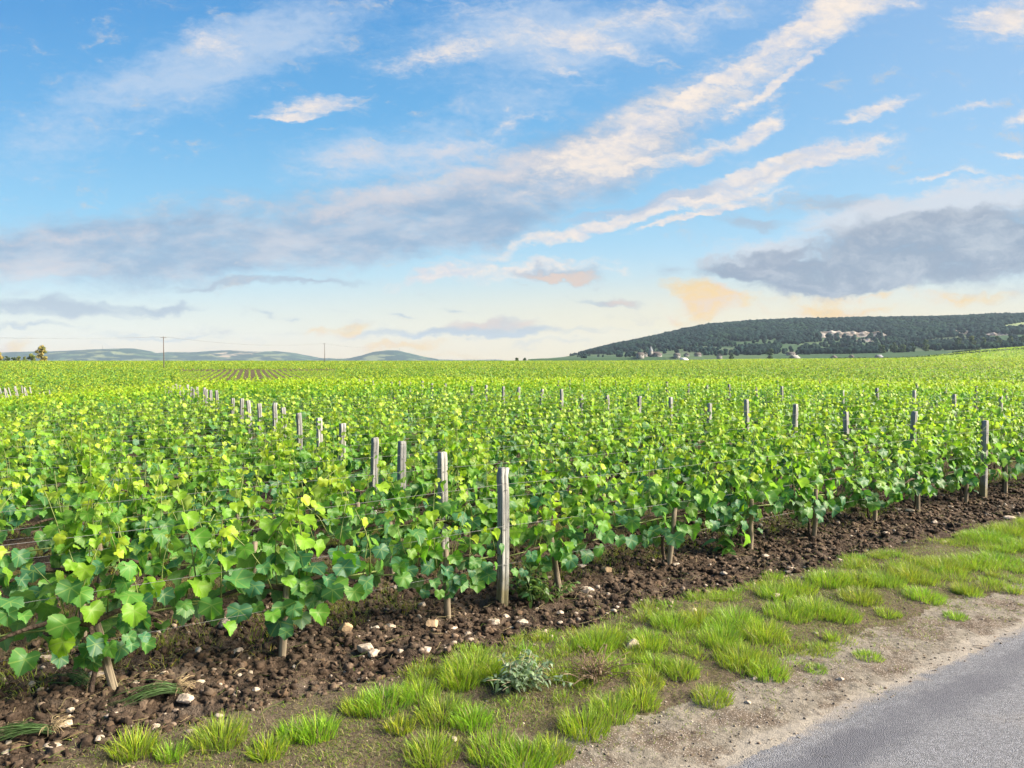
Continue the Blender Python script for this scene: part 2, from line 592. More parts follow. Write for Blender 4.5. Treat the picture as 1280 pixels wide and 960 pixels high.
def leaf_material(name, veins=True, trans=.42, gain=1.0, spec=.3):
    m, T = new_mat(name)
    col = attr(T, 'tint')
    if veins:
        luv = attr(T, 'leafuv', 'Vector')
        sp = T.node('ShaderNodeSeparateXYZ')
        T.link(luv, sp.inputs[0])
        lx, ly = sp.outputs[0], sp.outputs[1]
        rr = T.vmath('LENGTH', luv)
        ang = T.math('ABSOLUTE', T.math('ARCTAN2', lx, ly))
        best = None
        for a in (0.0, .92, 1.9):
            d = T.math('MULTIPLY', T.math('ABSOLUTE', T.math('SUBTRACT', ang, a)), rr)
            best = d if best is None else T.math('MINIMUM', best, d)
        vein = T.smooth(best, 0.012, 0.05, 1.0, 0.0)
        side = T.math('SINE', T.math('MULTIPLY', T.math('ADD', rr, T.math('MULTIPLY', best, 1.1)), 38.0))
        side = T.smooth(side, .72, 1.0)
        col = T.mix(T.math('MULTIPLY', vein, .42), col, (.30, .40, .10))
        col = T.mix(T.math('MULTIPLY', side, .10), col, (.25, .36, .08))
    blotch = T.noise(objcoord(T), 34, 3)
    col = T.mix(T.lin(blotch, .3, .7, 0, .22), col, (.04, .11, .02), 'MIX')
    geo = T.node('ShaderNodeNewGeometry')
    under = T.mix(.28, col, (.26, .36, .20))
    colb = T.mix(geo.outputs['Backfacing'], col, under)
    colb = T.mix(1.0, colb, (gain, gain, gain), 'MULTIPLY')
    p = principled(T, colb, .44, spec)
    tr = T.node('ShaderNodeBsdfTranslucent')
    T.put(tr.inputs[0], T.mix(1.0, colb, (1.18, 1.25, .45), 'MULTIPLY'))
    mx = T.node('ShaderNodeMixShader')
    mx.inputs[0].default_value = trans
    T.link(p, mx.inputs[1])
    T.link(tr.outputs[0], mx.inputs[2])
    finish(T, mx.outputs[0])
    return m


M_LEAF = leaf_material('vine_leaf', trans=.47)
M_LEAF_FAR = leaf_material('vine_leaf_far', veins=False, spec=.15, trans=.47)
M_GRASS = leaf_material('grass_blade', veins=False, trans=.35)
M_TREE = leaf_material('tree_leaf', veins=False, trans=.2, spec=.15)


def m_simple(name, col, rough=.8, var=.25, scale=20, bump=.3, spec=.3, metal=0):
    m, T = new_mat(name)
    n = T.noise(objcoord(T), scale, 5)
    c = T.mix(T.lin(n, .3, .7), tuple(q * (1 - var) for q in col), tuple(min(1, q * (1 + var)) for q in col))
    finish(T, principled(T, c, rough, spec, n, bump, .02, metal))
    return m


def m_tint(name, rough=.9, scale=60, bump=.5, var=.3, dist=.01):
    m, T = new_mat(name)
    n = T.noise(objcoord(T), scale, 5)
    c = T.mix(1.0, attr(T, 'tint'), T.ramp(n, [(.3, (1 - var,) * 3), (.7, (1 + var,) * 3)]), 'MULTIPLY')
    finish(T, principled(T, c, rough, .2, n, bump, dist))
    return m


def m_wood(name, light, dark, moss=True):
    m, T = new_mat(name)
    oc = objcoord(T)
    oi = T.node('ShaderNodeObjectInfo')
    off = T.vmath('ADD', oc, T.vmath('SCALE', (3.0, 5.0, 7.0), scale=oi.outputs['Random']))
    grain = T.noise(T.mapping(off, scale=(60, 60, 2.2)), 1.0, 6, .65, .6)
    patch = T.noise(off, 7, 4)
    crack = T.noise(T.mapping(off, scale=(40, 40, 1.1)), 1.0, 3, .5, .4)
    c = T.mix(T.smooth(grain, .35, .68), dark, light)
    c = T.mix(T.smooth(patch, .5, .75, 0, .5), c, tuple(q * .55 for q in light))
    c = T.mix(T.smooth(crack, .36, .30, 0, .85), c, (.03, .025, .022))
    if moss:
        sp = T.node('ShaderNodeSeparateXYZ')
        T.link(oc, sp.inputs[0])
        low = T.math('ADD', T.smooth(sp.outputs[2], 0.0, .38, 1, 0), T.math('MULTIPLY', T.math('SUBTRACT', patch, .5), 1.2))
        c = T.mix(T.smooth(low, .35, .85, 0, .75), c, (.17, .14, .045))
        c = T.mix(T.smooth(T.noise(off, 45, 3), .63, .7, 0, .7), c, (.09, .075, .06))
    c = T.mix(1.0, c, T.ramp(oi.outputs['Random'], [(0, (.72, .72, .74)), (1, (1.15, 1.13, 1.1))]), 'MULTIPLY')
    finish(T, principled(T, c, .85, .2, T.math('ADD', grain, T.math('MULTIPLY', crack, .8)), .6, .006))
    return m


M_POST = m_wood('weathered_post_wood', (.37, .37, .355), (.18, .18, .175))
M_STAKE = m_wood('stake_wood', (.34, .28, .20), (.16, .13, .09), moss=False)
M_BARK = m_simple('vine_bark', (.085, .06, .045), .95, .4, 60, .8)
M_STEM = m_simple('green_cane', (.16, .20, .06), .6, .3, 40, .2)
M_WIRE = m_simple('galvanised_wire', (.20, .20, .205), .6, .2, 60, .1, .3, .2)
M_TRUNK = m_simple('tree_bark', (.09, .075, .06), .95, .3, 6, .6)


def m_soil():
    m, T = new_mat('tilled_soil')
    p = pos(T)
    a = T.noise(p, 3.5, 5, .6)
    b = T.noise(p, 30, 5, .65)
    d = T.noise(p, 120, 3, .6)
    c = T.mix(T.smooth(b, .35, .7), (.042, .029, .020), (.115, .081, .058))
    c = T.mix(T.smooth(a, .46, .66, 0, .75), c, (.135, .105, .082))
    c = T.mix(T.smooth(d, .62, .72, 0, .6), c, (.17, .13, .105))
    # thin moss and weed between the rows further in
    g = T.noise(p, 1.1, 4, .6)
    sp = T.node('ShaderNodeSeparateXYZ')
    T.link(p, sp.inputs[0])
    n = T.math('ADD', T.math('MULTIPLY', sp.outputs[0], NX), T.math('MULTIPLY', sp.outputs[1], NY))
    gm = T.math('MULTIPLY', T.smooth(g, .46, .62), T.smooth(n, 4.6, 4.85))
    c = T.mix(T.math('MULTIPLY', gm, T.smooth(b, .3, .6, .4, .85)), c, (.13, .12, .035))
    h = T.math('ADD', T.math('MULTIPLY', b, 1.0), T.math('MULTIPLY', d, .45))
    finish(T, principled(T, c, .95, .12, h, .9, .035))
    return m


def m_verge():
    m, T = new_mat('grass_verge_earth')
    p = pos(T)
    a = T.noise(p, 4, 5, .6)
    b = T.noise(p, 45, 5, .65)
    s = T.noise(p, 160, 3, .6)
    c = T.mix(T.smooth(b, .3, .7), (.055, .042, .030), (.135, .105, .074))
    c = T.mix(T.smooth(a, .46, .66, 0, .45), c, (.075, .070, .028))
    c = T.mix(T.smooth(s, .6, .7, 0, .55), c, (.27, .22, .16))
    finish(T, principled(T, c, .95, .12, T.math('ADD', b, T.math('MULTIPLY', s, .4)), .8, .02))
    return m


def m_shoulder():
    m, T = new_mat('sandy_shoulder')
    p = pos(T)
    a = T.noise(p, 2.6, 5, .6)
    b = T.noise(p, 24, 6, .65)
    s = T.noise(p, 150, 3, .6)
    v = T.node('ShaderNodeTexVoronoi')
    T.put(v.inputs['Vector'], p)
    v.inputs['Scale'].default_value = 85
    c = T.mix(T.smooth(b, .3, .7), (.115, .102, .082), (.225, .200, .163))
    c = T.mix(T.smooth(a, .47, .60, 0, .8), c, (.10, .074, .054))
    c = T.mix(T.smooth(s, .58, .68, 0, .6), c, (.42, .36, .30))
    c = T.mix(T.math('MULTIPLY', T.smooth(v.outputs['Distance'], .28, .2), T.smooth(a, .4, .6)), c, (.40, .36, .32))
    # pale dust and cement skim right beside the asphalt
    sp = T.node('ShaderNodeSeparateXYZ')
    T.link(p, sp.inputs[0])
    n = T.math('ADD', T.math('MULTIPLY', sp.outputs[0], NX), T.math('MULTIPLY', sp.outputs[1], NY))
    nn = T.math('ADD', n, T.math('MULTIPLY', T.math('SUBTRACT', a, .5), .35))
    c = T.mix(T.smooth(nn, 2.17, 2.09, 0, .7), c, (.33, .295, .25))
    clod = T.noise(p, 7.0, 7, .72, .4)
    cr = T.math('MULTIPLY', T.smooth(clod, .54, .66), T.smooth(a, .38, .56))
    c = T.mix(T.math('MULTIPLY', cr, .7), c, (.085, .06, .042))
    h = T.math('ADD', T.math('ADD', b, T.math('MULTIPLY', s, .4)), T.math('MULTIPLY', cr, .8))
    finish(T, principled(T, c, .93, .15, h, .8, .016))
    return m


def m_road():
    m, T = new_mat('worn_asphalt')
    p = pos(T)
    v = T.node('ShaderNodeTexVoronoi')
    T.put(v.inputs['Vector'], p)
    v.inputs['Scale'].default_value = 170
    a = T.noise(p, 1.6, 5, .6)
    f = T.noise(p, 210, 4, .6)
    e = T.noise(p, 12, 5, .6)
    sp = T.node('ShaderNodeSeparateXYZ')
    T.link(v.outputs['Color'], sp.inputs[0])
    c = T.mix(T.smooth(sp.outputs[0], .15, .9), (.105, .108, .120), (.205, .210, .235))
    c = T.mix(T.smooth(f, .42, .36, 0, .6), c, (.05, .052, .06))
    c = T.mix(T.smooth(f, .62, .72, 0, .5), c, (.36, .36, .36))
    c = T.mix(T.smooth(a, .5, .75, 0, .35), c, (.27, .25, .235))
    q = T.node('ShaderNodeSeparateXYZ')
    T.link(p, q.inputs[0])
    n = T.math('ADD', T.math('MULTIPLY', q.outputs[0], NX), T.math('MULTIPLY', q.outputs[1], NY))
    nn = T.math('ADD', n, T.math('MULTIPLY', T.math('SUBTRACT', e, .5), .22))
    tar = T.math('MULTIPLY', T.smooth(nn, 1.66, 1.78), T.smooth(nn, 1.97, 1.86))
    c = T.mix(T.math('MULTIPLY', tar, T.smooth(a, .3, .6, .35, .8)), c, (.075, .078, .098))
    c = T.mix(T.smooth(nn, 1.98, 2.07, 0, .75), c, (.30, .265, .225))
    wv_ = T.vmath('ADD', p, T.vmath('SCALE', T.vmath('SUBTRACT', T.noise(p, 5, 4, out='Color'), (.5, .5, .5)), scale=.22))
    vc = T.node('ShaderNodeTexVoronoi', feature='DISTANCE_TO_EDGE')
    T.put(vc.inputs['Vector'], wv_)
    vc.inputs['Scale'].default_value = 1.15
    crk = T.math('MULTIPLY', T.smooth(vc.outputs['Distance'], .006, .001), T.smooth(a, .52, .62))
    c = T.mix(T.math('MULTIPLY', crk, .5), c, (.04, .04, .042))
    h = T.math('ADD', T.math('ADD', T.math('MULTIPLY', v.outputs['Distance'], -1.0), T.math('MULTIPLY', f, .6)), T.math('MULTIPLY', crk, -.5))
    finish(T, principled(T, c, .8, .25, h, .75, .008))
    return m


def m_field():
    m, T = new_mat('far_field')
    p = pos(T)
    v = T.node('ShaderNodeTexVoronoi')
    T.put(v.inputs['Vector'], T.mapping(p, scale=(.004, .009, 0)))
    v.inputs['Scale'].default_value = 1.0
    n = T.noise(T.mapping(p, scale=(.05, .4, 0)), 1.0, 4)
    sp = T.node('ShaderNodeSeparateXYZ')
    T.link(v.outputs['Color'], sp.inputs[0])
    c = T.ramp(sp.outputs[0], [(0, (.10, .15, .035)), (.4, (.13, .19, .05)), (.7, (.09, .14, .045)), (1, (.16, .19, .075))])
    c = T.mix(T.smooth(n, .4, .7, 0, .5), c, (.07, .10, .025))
    finish(T, principled(T, c, .95, .1))
    return m


# ------------------------------------------------------------------ ground: one sheet, cut into its surfaces
def build_ground():
    fine = np.arange(-41, 41.01, .17)
    coarse = np.arange(45, 316, 4.5)
    ang = np.radians(np.concatenate([fine, coarse]))
    r = [0.02, .6, 1.2, 1.8, 2.3]
    while r[-1] < 9.5:
        r.append(r[-1] * 1.0048)
    while r[-1] < 30:
        r.append(r[-1] * 1.012)
    while r[-1] < 16000:
        r.append(r[-1] * 1.03)
    r = np.array(r)
    A, RR = np.meshgrid(ang, r)
    X, Y = RR * np.sin(A), RR * np.cos(A)
    Z = terrain(X, Y) + soil_micro(X, Y)
    V = np.stack([X, Y, Z], -1).reshape(-1, 3)
    nr, na = RR.shape
    i, j = np.meshgrid(np.arange(nr - 1), np.arange(na), indexing='ij')
    j2 = (j + 1) % na
    Fq = np.stack([i * na + j, i * na + j2, (i + 1) * na + j2, (i + 1) * na + j], -1).reshape(-1, 4)[:, ::-1]
    ctr = V[Fq].mean(1)
    n, t = nt(ctr[:, 0], ctr[:, 1])
    rr = np.hypot(ctr[:, 0], ctr[:, 1])
    w1 = .16 * (fbm(ctr[:, 0] * 2.6, ctr[:, 1] * 2.6, 71, 4) - .5)
    w2 = .5 * (fbm(ctr[:, 0] * 1.1, ctr[:, 1] * 1.1, 81, 4, .6) - .5)
    front = rr < 400
    cls = np.full(len(Fq), 3)
    cls[(n < 3.62 + w2 - .045 * np.clip(t - .5, 0, 8))] = 2
    cls[(n < 2.60 + w2 * .8)] = 1
    cls[(n < 2.05 + w1)] = 0
    cls[(n < -2.6 + w1)] = 1
    cls[(n < -3.1 + w2)] = 2
    cls[(rr > 470)] = 4
    cls[(rr > 60) & (n < -3.1)] = 4
    for k, (nm, mt) in enumerate((('road', m_road()), ('shoulder', m_shoulder()), ('verge', m_verge()), ('soil', m_soil()), ('field', m_field()))):
        sel = Fq[cls == k]
        used, inv = np.unique(sel, return_inverse=True)
        put(nm, make_mesh(nm, V[used], inv.reshape(-1, 4), mt, smooth=True), kind='structure')


build_ground()

# ------------------------------------------------------------------ vine leaf shape
HALF = [(0, 1.0), (7, .90), (13, .93), (20, .81), (27, .83), (33, .77), (41, .87), (48, .86), (54, .97), (61, .87), (68, .89), (76, .77), (84, .82), (92, .78), (101, .87), (110, .80), (119, .82), (131, .72), (145, .66), (158, .54), (170, .38)]


def leaf_template(pts, ring=True):
    full = [(a, r) for a, r in pts] + [(-a, r) for a, r in reversed(pts[1:])]
    n = len(full)
    out = np.array([(math.sin(R(a)) * r, math.cos(R(a)) * r) for a, r in full])
    if ring:
        V = np.vstack([[(0, 0)], out * .52, out])
        Fl = []
        for i in range(n):
            j = (i + 1) % n
            Fl.append((0, 1 + j, 1 + i))
            Fl += [(1 + i, 1 + j, 1 + n + j), (1 + i, 1 + n + j, 1 + n + i)]
    else:
        V = np.vstack([[(0, 0)], out])
        Fl = [(0, 1 + (i + 1) % n, 1 + i) for i in range(n)]
    return V, np.array(Fl)


LEAF_HI = leaf_template(HALF, True)
LEAF_MID = leaf_template([(0, 1.0), (27, .79), (53, .95), (80, .76), (108, .84), (150, .60)], False)
LEAF_LO = (np.array([(0, -.35), (.78, .1), (0, 1.0), (-.78, .1)]), np.array([(0, 1, 2), (0, 2, 3)]))


def norm(v):
    return v / (np.linalg.norm(v, axis=-1, keepdims=True) + 1e-9)


def leaves_into(acc, tmpl, P, tip, nrm, size, col, rg, luv=True):
    """put len(P) leaves in one go"""
    t2, Fl = tmpl
    m, k = len(P), len(t2)
    nrm = norm(nrm)
    tip = norm(tip - nrm * np.sum(tip * nrm, 1, keepdims=True))
    side = np.cross(tip, nrm)
    x, y = t2[:, 0], t2[:, 1]
    rad = np.hypot(x, y)
    fold = rg.uniform(.0, .65, (m, 1))
    droop = rg.uniform(.0, .75, (m, 1))
    cup = rg.uniform(-.4, .35, (m, 1))
    ph = rg.uniform(0, 6.28, (m, 1))
    zz = fold * np.abs(x)[None] - droop * (np.maximum(y, 0) ** 2)[None] - .25 * droop * (rad ** 2)[None] + cup * (x ** 2)[None] + .10 * rad[None] ** 2 * np.sin(5 * np.arctan2(x, y)[None] + ph)
    asp = rg.uniform(.92, 1.12, (m, 1))
    V = P[:, None] + size[:, None, None] * (side[:, None] * (x[None] * asp)[..., None] + tip[:, None] * y[None, :, None] + nrm[:, None] * zz[..., None])
    Fa = (Fl[None] + (np.arange(m) * k)[:, None, None]).reshape(-1, 3)
    acc.add(V.reshape(-1, 3), Fa, np.repeat(col, k, axis=0), np.tile(np.column_stack([x, y, 0 * x]), (m, 1)) if luv else None)


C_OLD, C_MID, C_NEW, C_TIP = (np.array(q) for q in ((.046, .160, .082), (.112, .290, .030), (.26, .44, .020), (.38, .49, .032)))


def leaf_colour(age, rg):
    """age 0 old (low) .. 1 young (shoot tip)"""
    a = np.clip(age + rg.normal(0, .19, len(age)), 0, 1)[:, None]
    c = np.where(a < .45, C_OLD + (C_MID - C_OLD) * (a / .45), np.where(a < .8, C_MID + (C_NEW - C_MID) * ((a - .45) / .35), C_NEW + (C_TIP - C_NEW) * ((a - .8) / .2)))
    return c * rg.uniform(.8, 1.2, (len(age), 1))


def vine_leaves(rg, shoots=12, low=26, halfw=.56, top=(.64, .96), nstep=.060, big=1.0):
    """positions of the leaves of one vine: x along the row, y across it"""
    P, TIP, NRM, S, AGE, STEMS = [], [], [], [], [], []
    for q in range(shoots):
        bx = halfw * np.clip(rg.normal(0, .62), -1, 1)
        b = np.array([bx * .85, rg.normal(0, .03), .36 + rg.uniform(-.04, .06)])
        ht = rg.uniform(*top) - .10 * (abs(bx) / halfw) ** 2 + (rg.uniform(.06, .24) if rg.random() < .30 else 0)
        lean = np.array([rg.normal(.0, .16) + .1 * bx, rg.normal(0, .10), 1.0])
        L = max(.25, ht - b[2])
        n = int(L / nstep)
        s = np.linspace(0, 1, n + 1)
        bend = rg.normal(0, .10, 2)
        pts = b + np.outer(s * L, lean) + np.column_stack([bend[0] * s ** 2, bend[1] * s ** 2, 0 * s])
        STEMS.append(pts)
        az = rg.uniform(0, 6.28)
        for i in range(1, n + 1):
            az += math.pi + rg.normal(0, .55)
            d = np.array([math.cos(az) * .75, math.sin(az), rg.uniform(-.1, .5)])
            d /= np.linalg.norm(d)
            f = s[i]
            pet = (.085 - .06 * f) * rg.uniform(.7, 1.3)
            P.append(pts[i] + d * pet)
            out = np.array([d[0], d[1], 0])
            NRM.append(out * rg.uniform(.35, 1.1) + np.array([.18, -.1, rg.uniform(.5, 1.1)]) + rg.normal(0, .22, 3))
            TIP.append(out * .7 + np.array([0, 0, -rg.uniform(.2, 1.2)]) + rg.normal(0, .25, 3))
            S.append(big * (.080 - .051 * f ** 1.4) * rg.uniform(.55, 1.2))
            AGE.append(.16 + .84 * f ** 1.05)
            if rg.random() < .22 and f < .8:
                P.append(pts[i] + d * pet * .4 + rg.normal(0, .03, 3))
                NRM.append(NRM[-1] + rg.normal(0, .5, 3))
                TIP.append(TIP[-1] + rg.normal(0, .5, 3))
                S.append(rg.uniform(.022, .042))
                AGE.append(rg.uniform(.5, .95))
    for q in range(low):
        sgn = 1 if rg.random() < .5 else -1
        x = rg.normal(0, halfw * .56)
        P.append(np.array([x, sgn * rg.uniform(.03, .17), rg.uniform(.15, .40) + .5 * abs(x) * rg.uniform(.2, 1)]))
        out = np.array([rg.normal(0, .5), sgn, 0])
        NRM.append(out * rg.uniform(.6, 1.2) + np.array([0, 0, rg.uniform(.2, .9)]) + rg.normal(0, .25, 3))
        TIP.append(out * .4 + np.array([0, 0, -1.0]) + rg.normal(0, .3, 3))
        S.append(rg.uniform(.040, .086))
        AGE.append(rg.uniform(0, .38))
    return np.array(P), np.array(TIP), np.array(NRM), np.array(S), np.array(AGE), STEMS


def build_vine_variant(seed, hi=True):
    rg = np.random.default_rng(seed)
    P, TIP, NRM, S, AGE, STEMS = vine_leaves(rg, shoots=int(rg.integers(11, 16)) if hi else int(rg.integers(10, 14)), low=int(rg.integers(38, 60)) if hi else 30, big=1.0 if hi else 1.08)
    a = Acc()
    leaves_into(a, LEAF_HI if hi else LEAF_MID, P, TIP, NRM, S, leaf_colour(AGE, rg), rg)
    fol = a.mesh('foliage', M_LEAF, smooth=True)
    st = Acc()
    for pts in STEMS:
        add_tube(st, pts[::2] if len(pts) > 4 else pts, np.linspace(.0042, .002, len(pts[::2] if len(pts) > 4 else pts)), sides=4)
    cx_ = np.linspace(-.52, .52, 8)
    add_tube(st, np.column_stack([cx_, rg.normal(0, .006, 8), .375 + rg.normal(0, .008, 8)]), .0055, sides=5)
    stem = st.mesh('stem', M_STEM, smooth=True)
    tr = Acc()
    h = .36
    z = np.linspace(-.05, h, 6)
    pts = np.column_stack([np.cumsum(rg.normal(0, .012, 6)), np.cumsum(rg.normal(0, .010, 6)), z])
    add_tube(tr, pts, np.array([.020, .015, .013, .013, .016, .014]), sides=7)
    top = pts[-1]
    for sgn in (-1, 1):
        xs = np.linspace(0, 1, 6)
        arm = top + np.column_stack([sgn * xs * rg.uniform(.35, .5), rg.normal(0, .01, 6), .06 * np.sin(xs * 3.1) - .03 * xs])
        arm[0] = top
        add_tube(tr, arm, np.linspace(.016, .008, 6), sides=6)
    trunk = tr.mesh('trunk', M_BARK, smooth=True)
    return fol, stem, trunk


VARIANTS = [build_vine_variant(100 + i, True) for i in range(9)]
VARIANTS_MID = [build_vine_variant(200 + i, False) for i in range(9)]

# every planting place of the near block, nearest first
spots = []
for k in range(0, 75):
    for m in range(-45, 75):
        t = SKEW * k - .49 + STEP * m + random.uniform(-.06, .06)
        n = ROW0 + PITCH * k
        x, y = at(n, t)
        if y < .8 or abs(x) > .69 * y + 1.1:
            continue
        d = math.hypot(x, y)
        if d > (53 if x < -.5 * y else 57) or (k >= 1 and (vnoise(k * 3.1, m * 2.3, 9) > .965)):
            continue
        spots.append((d, k, m, x, y))
spots.sort()
N_SINGLE = 300
singles, rest = spots[:N_SINGLE], spots[N_SINGLE:]


def side_words(k, m):
    """position in its row, counted from the lines of posts"""
    j = m - 1                      # m = 0 stands just left of the middle line of posts, m = 1 just right
    if m <= 0:
        return ordinal(1 - m), 'left', 'middle line of posts'
    if m <= 7:
        return ordinal(m), 'right', 'middle line of posts'
    return ordinal(m - 7), 'right', 'outer line of posts'


FRONT_NOTE = {-2: 'front-row vine above the leaning stake, broad dark lower leaves', -3: 'front-row vine cut off by the photo edge beyond the leaning stake',
              -1: 'bushy front-row vine two places left of the tall front post', 0: 'front-row vine with drooping leaves directly left of the tall front post',
              1: 'narrow front-row vine on a slanting stake directly right of the tall front post', 2: 'full front-row vine second to the right of the tall front post'}
random.seed(21)
for idx, (d, k, m, x, y) in enumerate(singles):
    o_, s_, l_ = side_words(k, m)
    if k == 0:
        lab = FRONT_NOTE.get(m) or f'green front-row vine {o_} {s_} of the ' + ('tall front post' if l_.startswith('middle') else 'second front-row post')
    else:
        lab = f'vine in the {ordinal(k + 1)} row back, {o_} {s_} of the {l_.replace("line of posts", "post line")}'
    e = empty('grape_vine', (x, y, float(terrain(x, y)) + (0 if d > 20 else .6 * float(soil_micro(x, y)))), math.atan2(UY, UX) + random.choice((0, math.pi)) + random.uniform(-.08, .08), lab, 'grape vine', 'grape vines planted in rows')
    sc = random.uniform(.88, 1.08)
    if k == 0 and m == 1:
        sc = .9
    e.scale = (sc * random.uniform(.95, 1.08), sc, sc * random.uniform(.95, 1.05))
    v = (VARIANTS if d < 11.5 else VARIANTS_MID)[random.randrange(9)]
    for nm, me in zip(('foliage', 'stem', 'trunk'), v):
        put(nm, me, e)


# ------------------------------------------------------------------ the rest of the vines, out to the crest
def build_far_vines():
    rg = np.random.default_rng(5)
    a = Acc()
    P, TIP, NRM, S, AGE = [], [], [], [], []
    for (d, k, m, x, y) in rest:
        n = int(np.interp(d, [20, 57], [86, 42]))
        hx = rg.normal(0, .30, n)
        hz = np.clip(.22 + rg.uniform(.74, .96) * rg.beta(1.7, 1.25, n), .2, 1.15)
        hy = rg.normal(0, .085, n)
        X, Y = x + hx * UX + hy * NX, y + hx * UY + hy * NY
        P.append(np.column_stack([X, Y, terrain(X, Y) + hz]))
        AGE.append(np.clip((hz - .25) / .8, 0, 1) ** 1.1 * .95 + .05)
        S.append(np.interp(d, [20, 57], [.080, .105]) * rg.uniform(.6, 1.2, n) * (1.1 - .45 * hz))
    # blocks beyond the track: rows of their own directions
    def block(r0, r1, ta0, ta1, deg, pitch, along, size, dens=1.0, height=1.05, tint=0.0):
        dx, dy = math.sin(R(deg)), math.cos(R(deg))
        ex, ey = dy, -dx
        M = r1 * 1.25
        q = np.arange(-M, M, pitch)
        s = np.arange(-M, M, along)
        Q, Sg = np.meshgrid(q, s)
        Q = Q.ravel() + rg.normal(0, .05 * pitch, Q.size)
        Sg = Sg.ravel() + rg.uniform(-.5, .5, Sg.size) * along
        X, Y = Q * ex + Sg * dx, Q * ey + Sg * dy
        rr = np.hypot(X, Y)
        ta = np.where(Y > 1, X / np.maximum(Y, 1), 9)
        ok = (Y > 1) & (rr > r0) & (rr < r1) & (ta > ta0) & (ta < ta1) & (rg.random(len(X)) < dens)
        X, Y = X[ok], Y[ok]
        n = len(X)
        hz = height * rg.uniform(.45, 1.06, n)
        P.append(np.column_stack([X, Y, terrain(X, Y) + hz]))
        AGE.append(np.clip(rg.uniform(.52, .74, n) + tint + .06, 0, 1))
        S.append(size * rg.uniform(.7, 1.25, n))
    A0, A1, B0, B1 = -.80, .80, -.44, -.23
    block(64, 118, A0, -.48, 70, 1.0, .16, .15)
    block(64, 112, -.49, B0 + .002, 100, 1.0, .17, .15)
    block(64, 205, B0, B1, -19.0, 1.3, .14, .125, height=.62, tint=.05)
    block(62, 105, B1 - .002, A1, 66, 1.0, .16, .15, tint=.05)
    block(110, 205, A0, B0 + .002, 80, 1.2, .26, .22)
    block(109, 205, B1 - .002, A1, 95, 1.25, .26, .22)
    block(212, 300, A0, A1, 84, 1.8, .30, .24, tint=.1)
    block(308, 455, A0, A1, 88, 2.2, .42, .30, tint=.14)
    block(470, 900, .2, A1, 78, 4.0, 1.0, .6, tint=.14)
    P, S, AGE = np.concatenate(P), np.concatenate(S), np.concatenate(AGE)
    n = len(P)
    NRM = rg.normal(0, .42, (n, 3)) + np.array([.25, -.35, .8])
    TIP = rg.normal(0, .6, (n, 3)) + np.array([0, -.3, -.4])
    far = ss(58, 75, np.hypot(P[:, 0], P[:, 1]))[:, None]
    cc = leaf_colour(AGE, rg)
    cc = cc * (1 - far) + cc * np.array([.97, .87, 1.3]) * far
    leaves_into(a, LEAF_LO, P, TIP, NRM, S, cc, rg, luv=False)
    put('distant_vines', a.mesh('distant_vines', M_LEAF_FAR), label='mass of green vine rows running out to the horizon', cat='vines', kind='stuff')
    return n


n_far = build_far_vines()


# ------------------------------------------------------------------ posts, stakes, wires
def post_mesh(h, w, seed):
    rg = np.random.default_rng(seed)
    g = w * .5
    c = g * .16
    prof = [(-g + c, -g), (-g * .25, -g), (-g * .18, -g * .90), (-g * .10, -g), (g - c, -g), (g, -g + c), (g, g - c), (g - c, g), (-g + c, g), (-g, g - c), (-g, g * .15), (-g * .88, g * .05), (-g, -g * .05), (-g, -g + c)]
    prof = np.array(prof)
    zs = np.array([-.15, 0, .2, .4, .6, .8, .94, 1.0]) * h
    zs[0] = -.15
    a = Acc()
    V, F4 = [], []
    n = len(prof)
    wob = rg.normal(0, .0025, (len(zs), 2))
    for i, z in enumerate(zs):
        k = 1 - .05 * max(0, z / h) if i < len(zs) - 1 else .90
        q = prof * k * (1 + rg.normal(0, .008, (n, 1))) + wob[i]
        V.append(np.column_stack([q, np.full(n, z) + (rg.normal(0, .003, n) if i == len(zs) - 1 else 0)]))
    for i in range(len(zs) - 1):
        for j in range(n):
            j2 = (j + 1) % n
            F4.append((i * n + j, i * n + j2, (i + 1) * n + j2, (i + 1) * n + j))
    V = np.concatenate(V)
    V = np.vstack([V, [[0, 0, h * 1.004]]])
    a.add(V, np.array(F4))
    a.F3.append(np.array([((len(zs) - 1) * n + j, (len(zs) - 1) * n + (j + 1) % n, len(V) - 1) for j in range(n)]))
    return a.mesh('post', M_POST)


POSTS = [post_mesh(1.0, .066, 300 + i) for i in range(5)]


def staple_mesh(z, w=.066):
    a = Acc()
    g = w / 2
    add_tube(a, [(-.012, -g + .006, z), (-.012, -g - .006, z), (.012, -g - .006, z + .004), (.012, -g + .006, z + .004)], .0022, sides=5)
    return a.mesh('staple', M_WIRE)


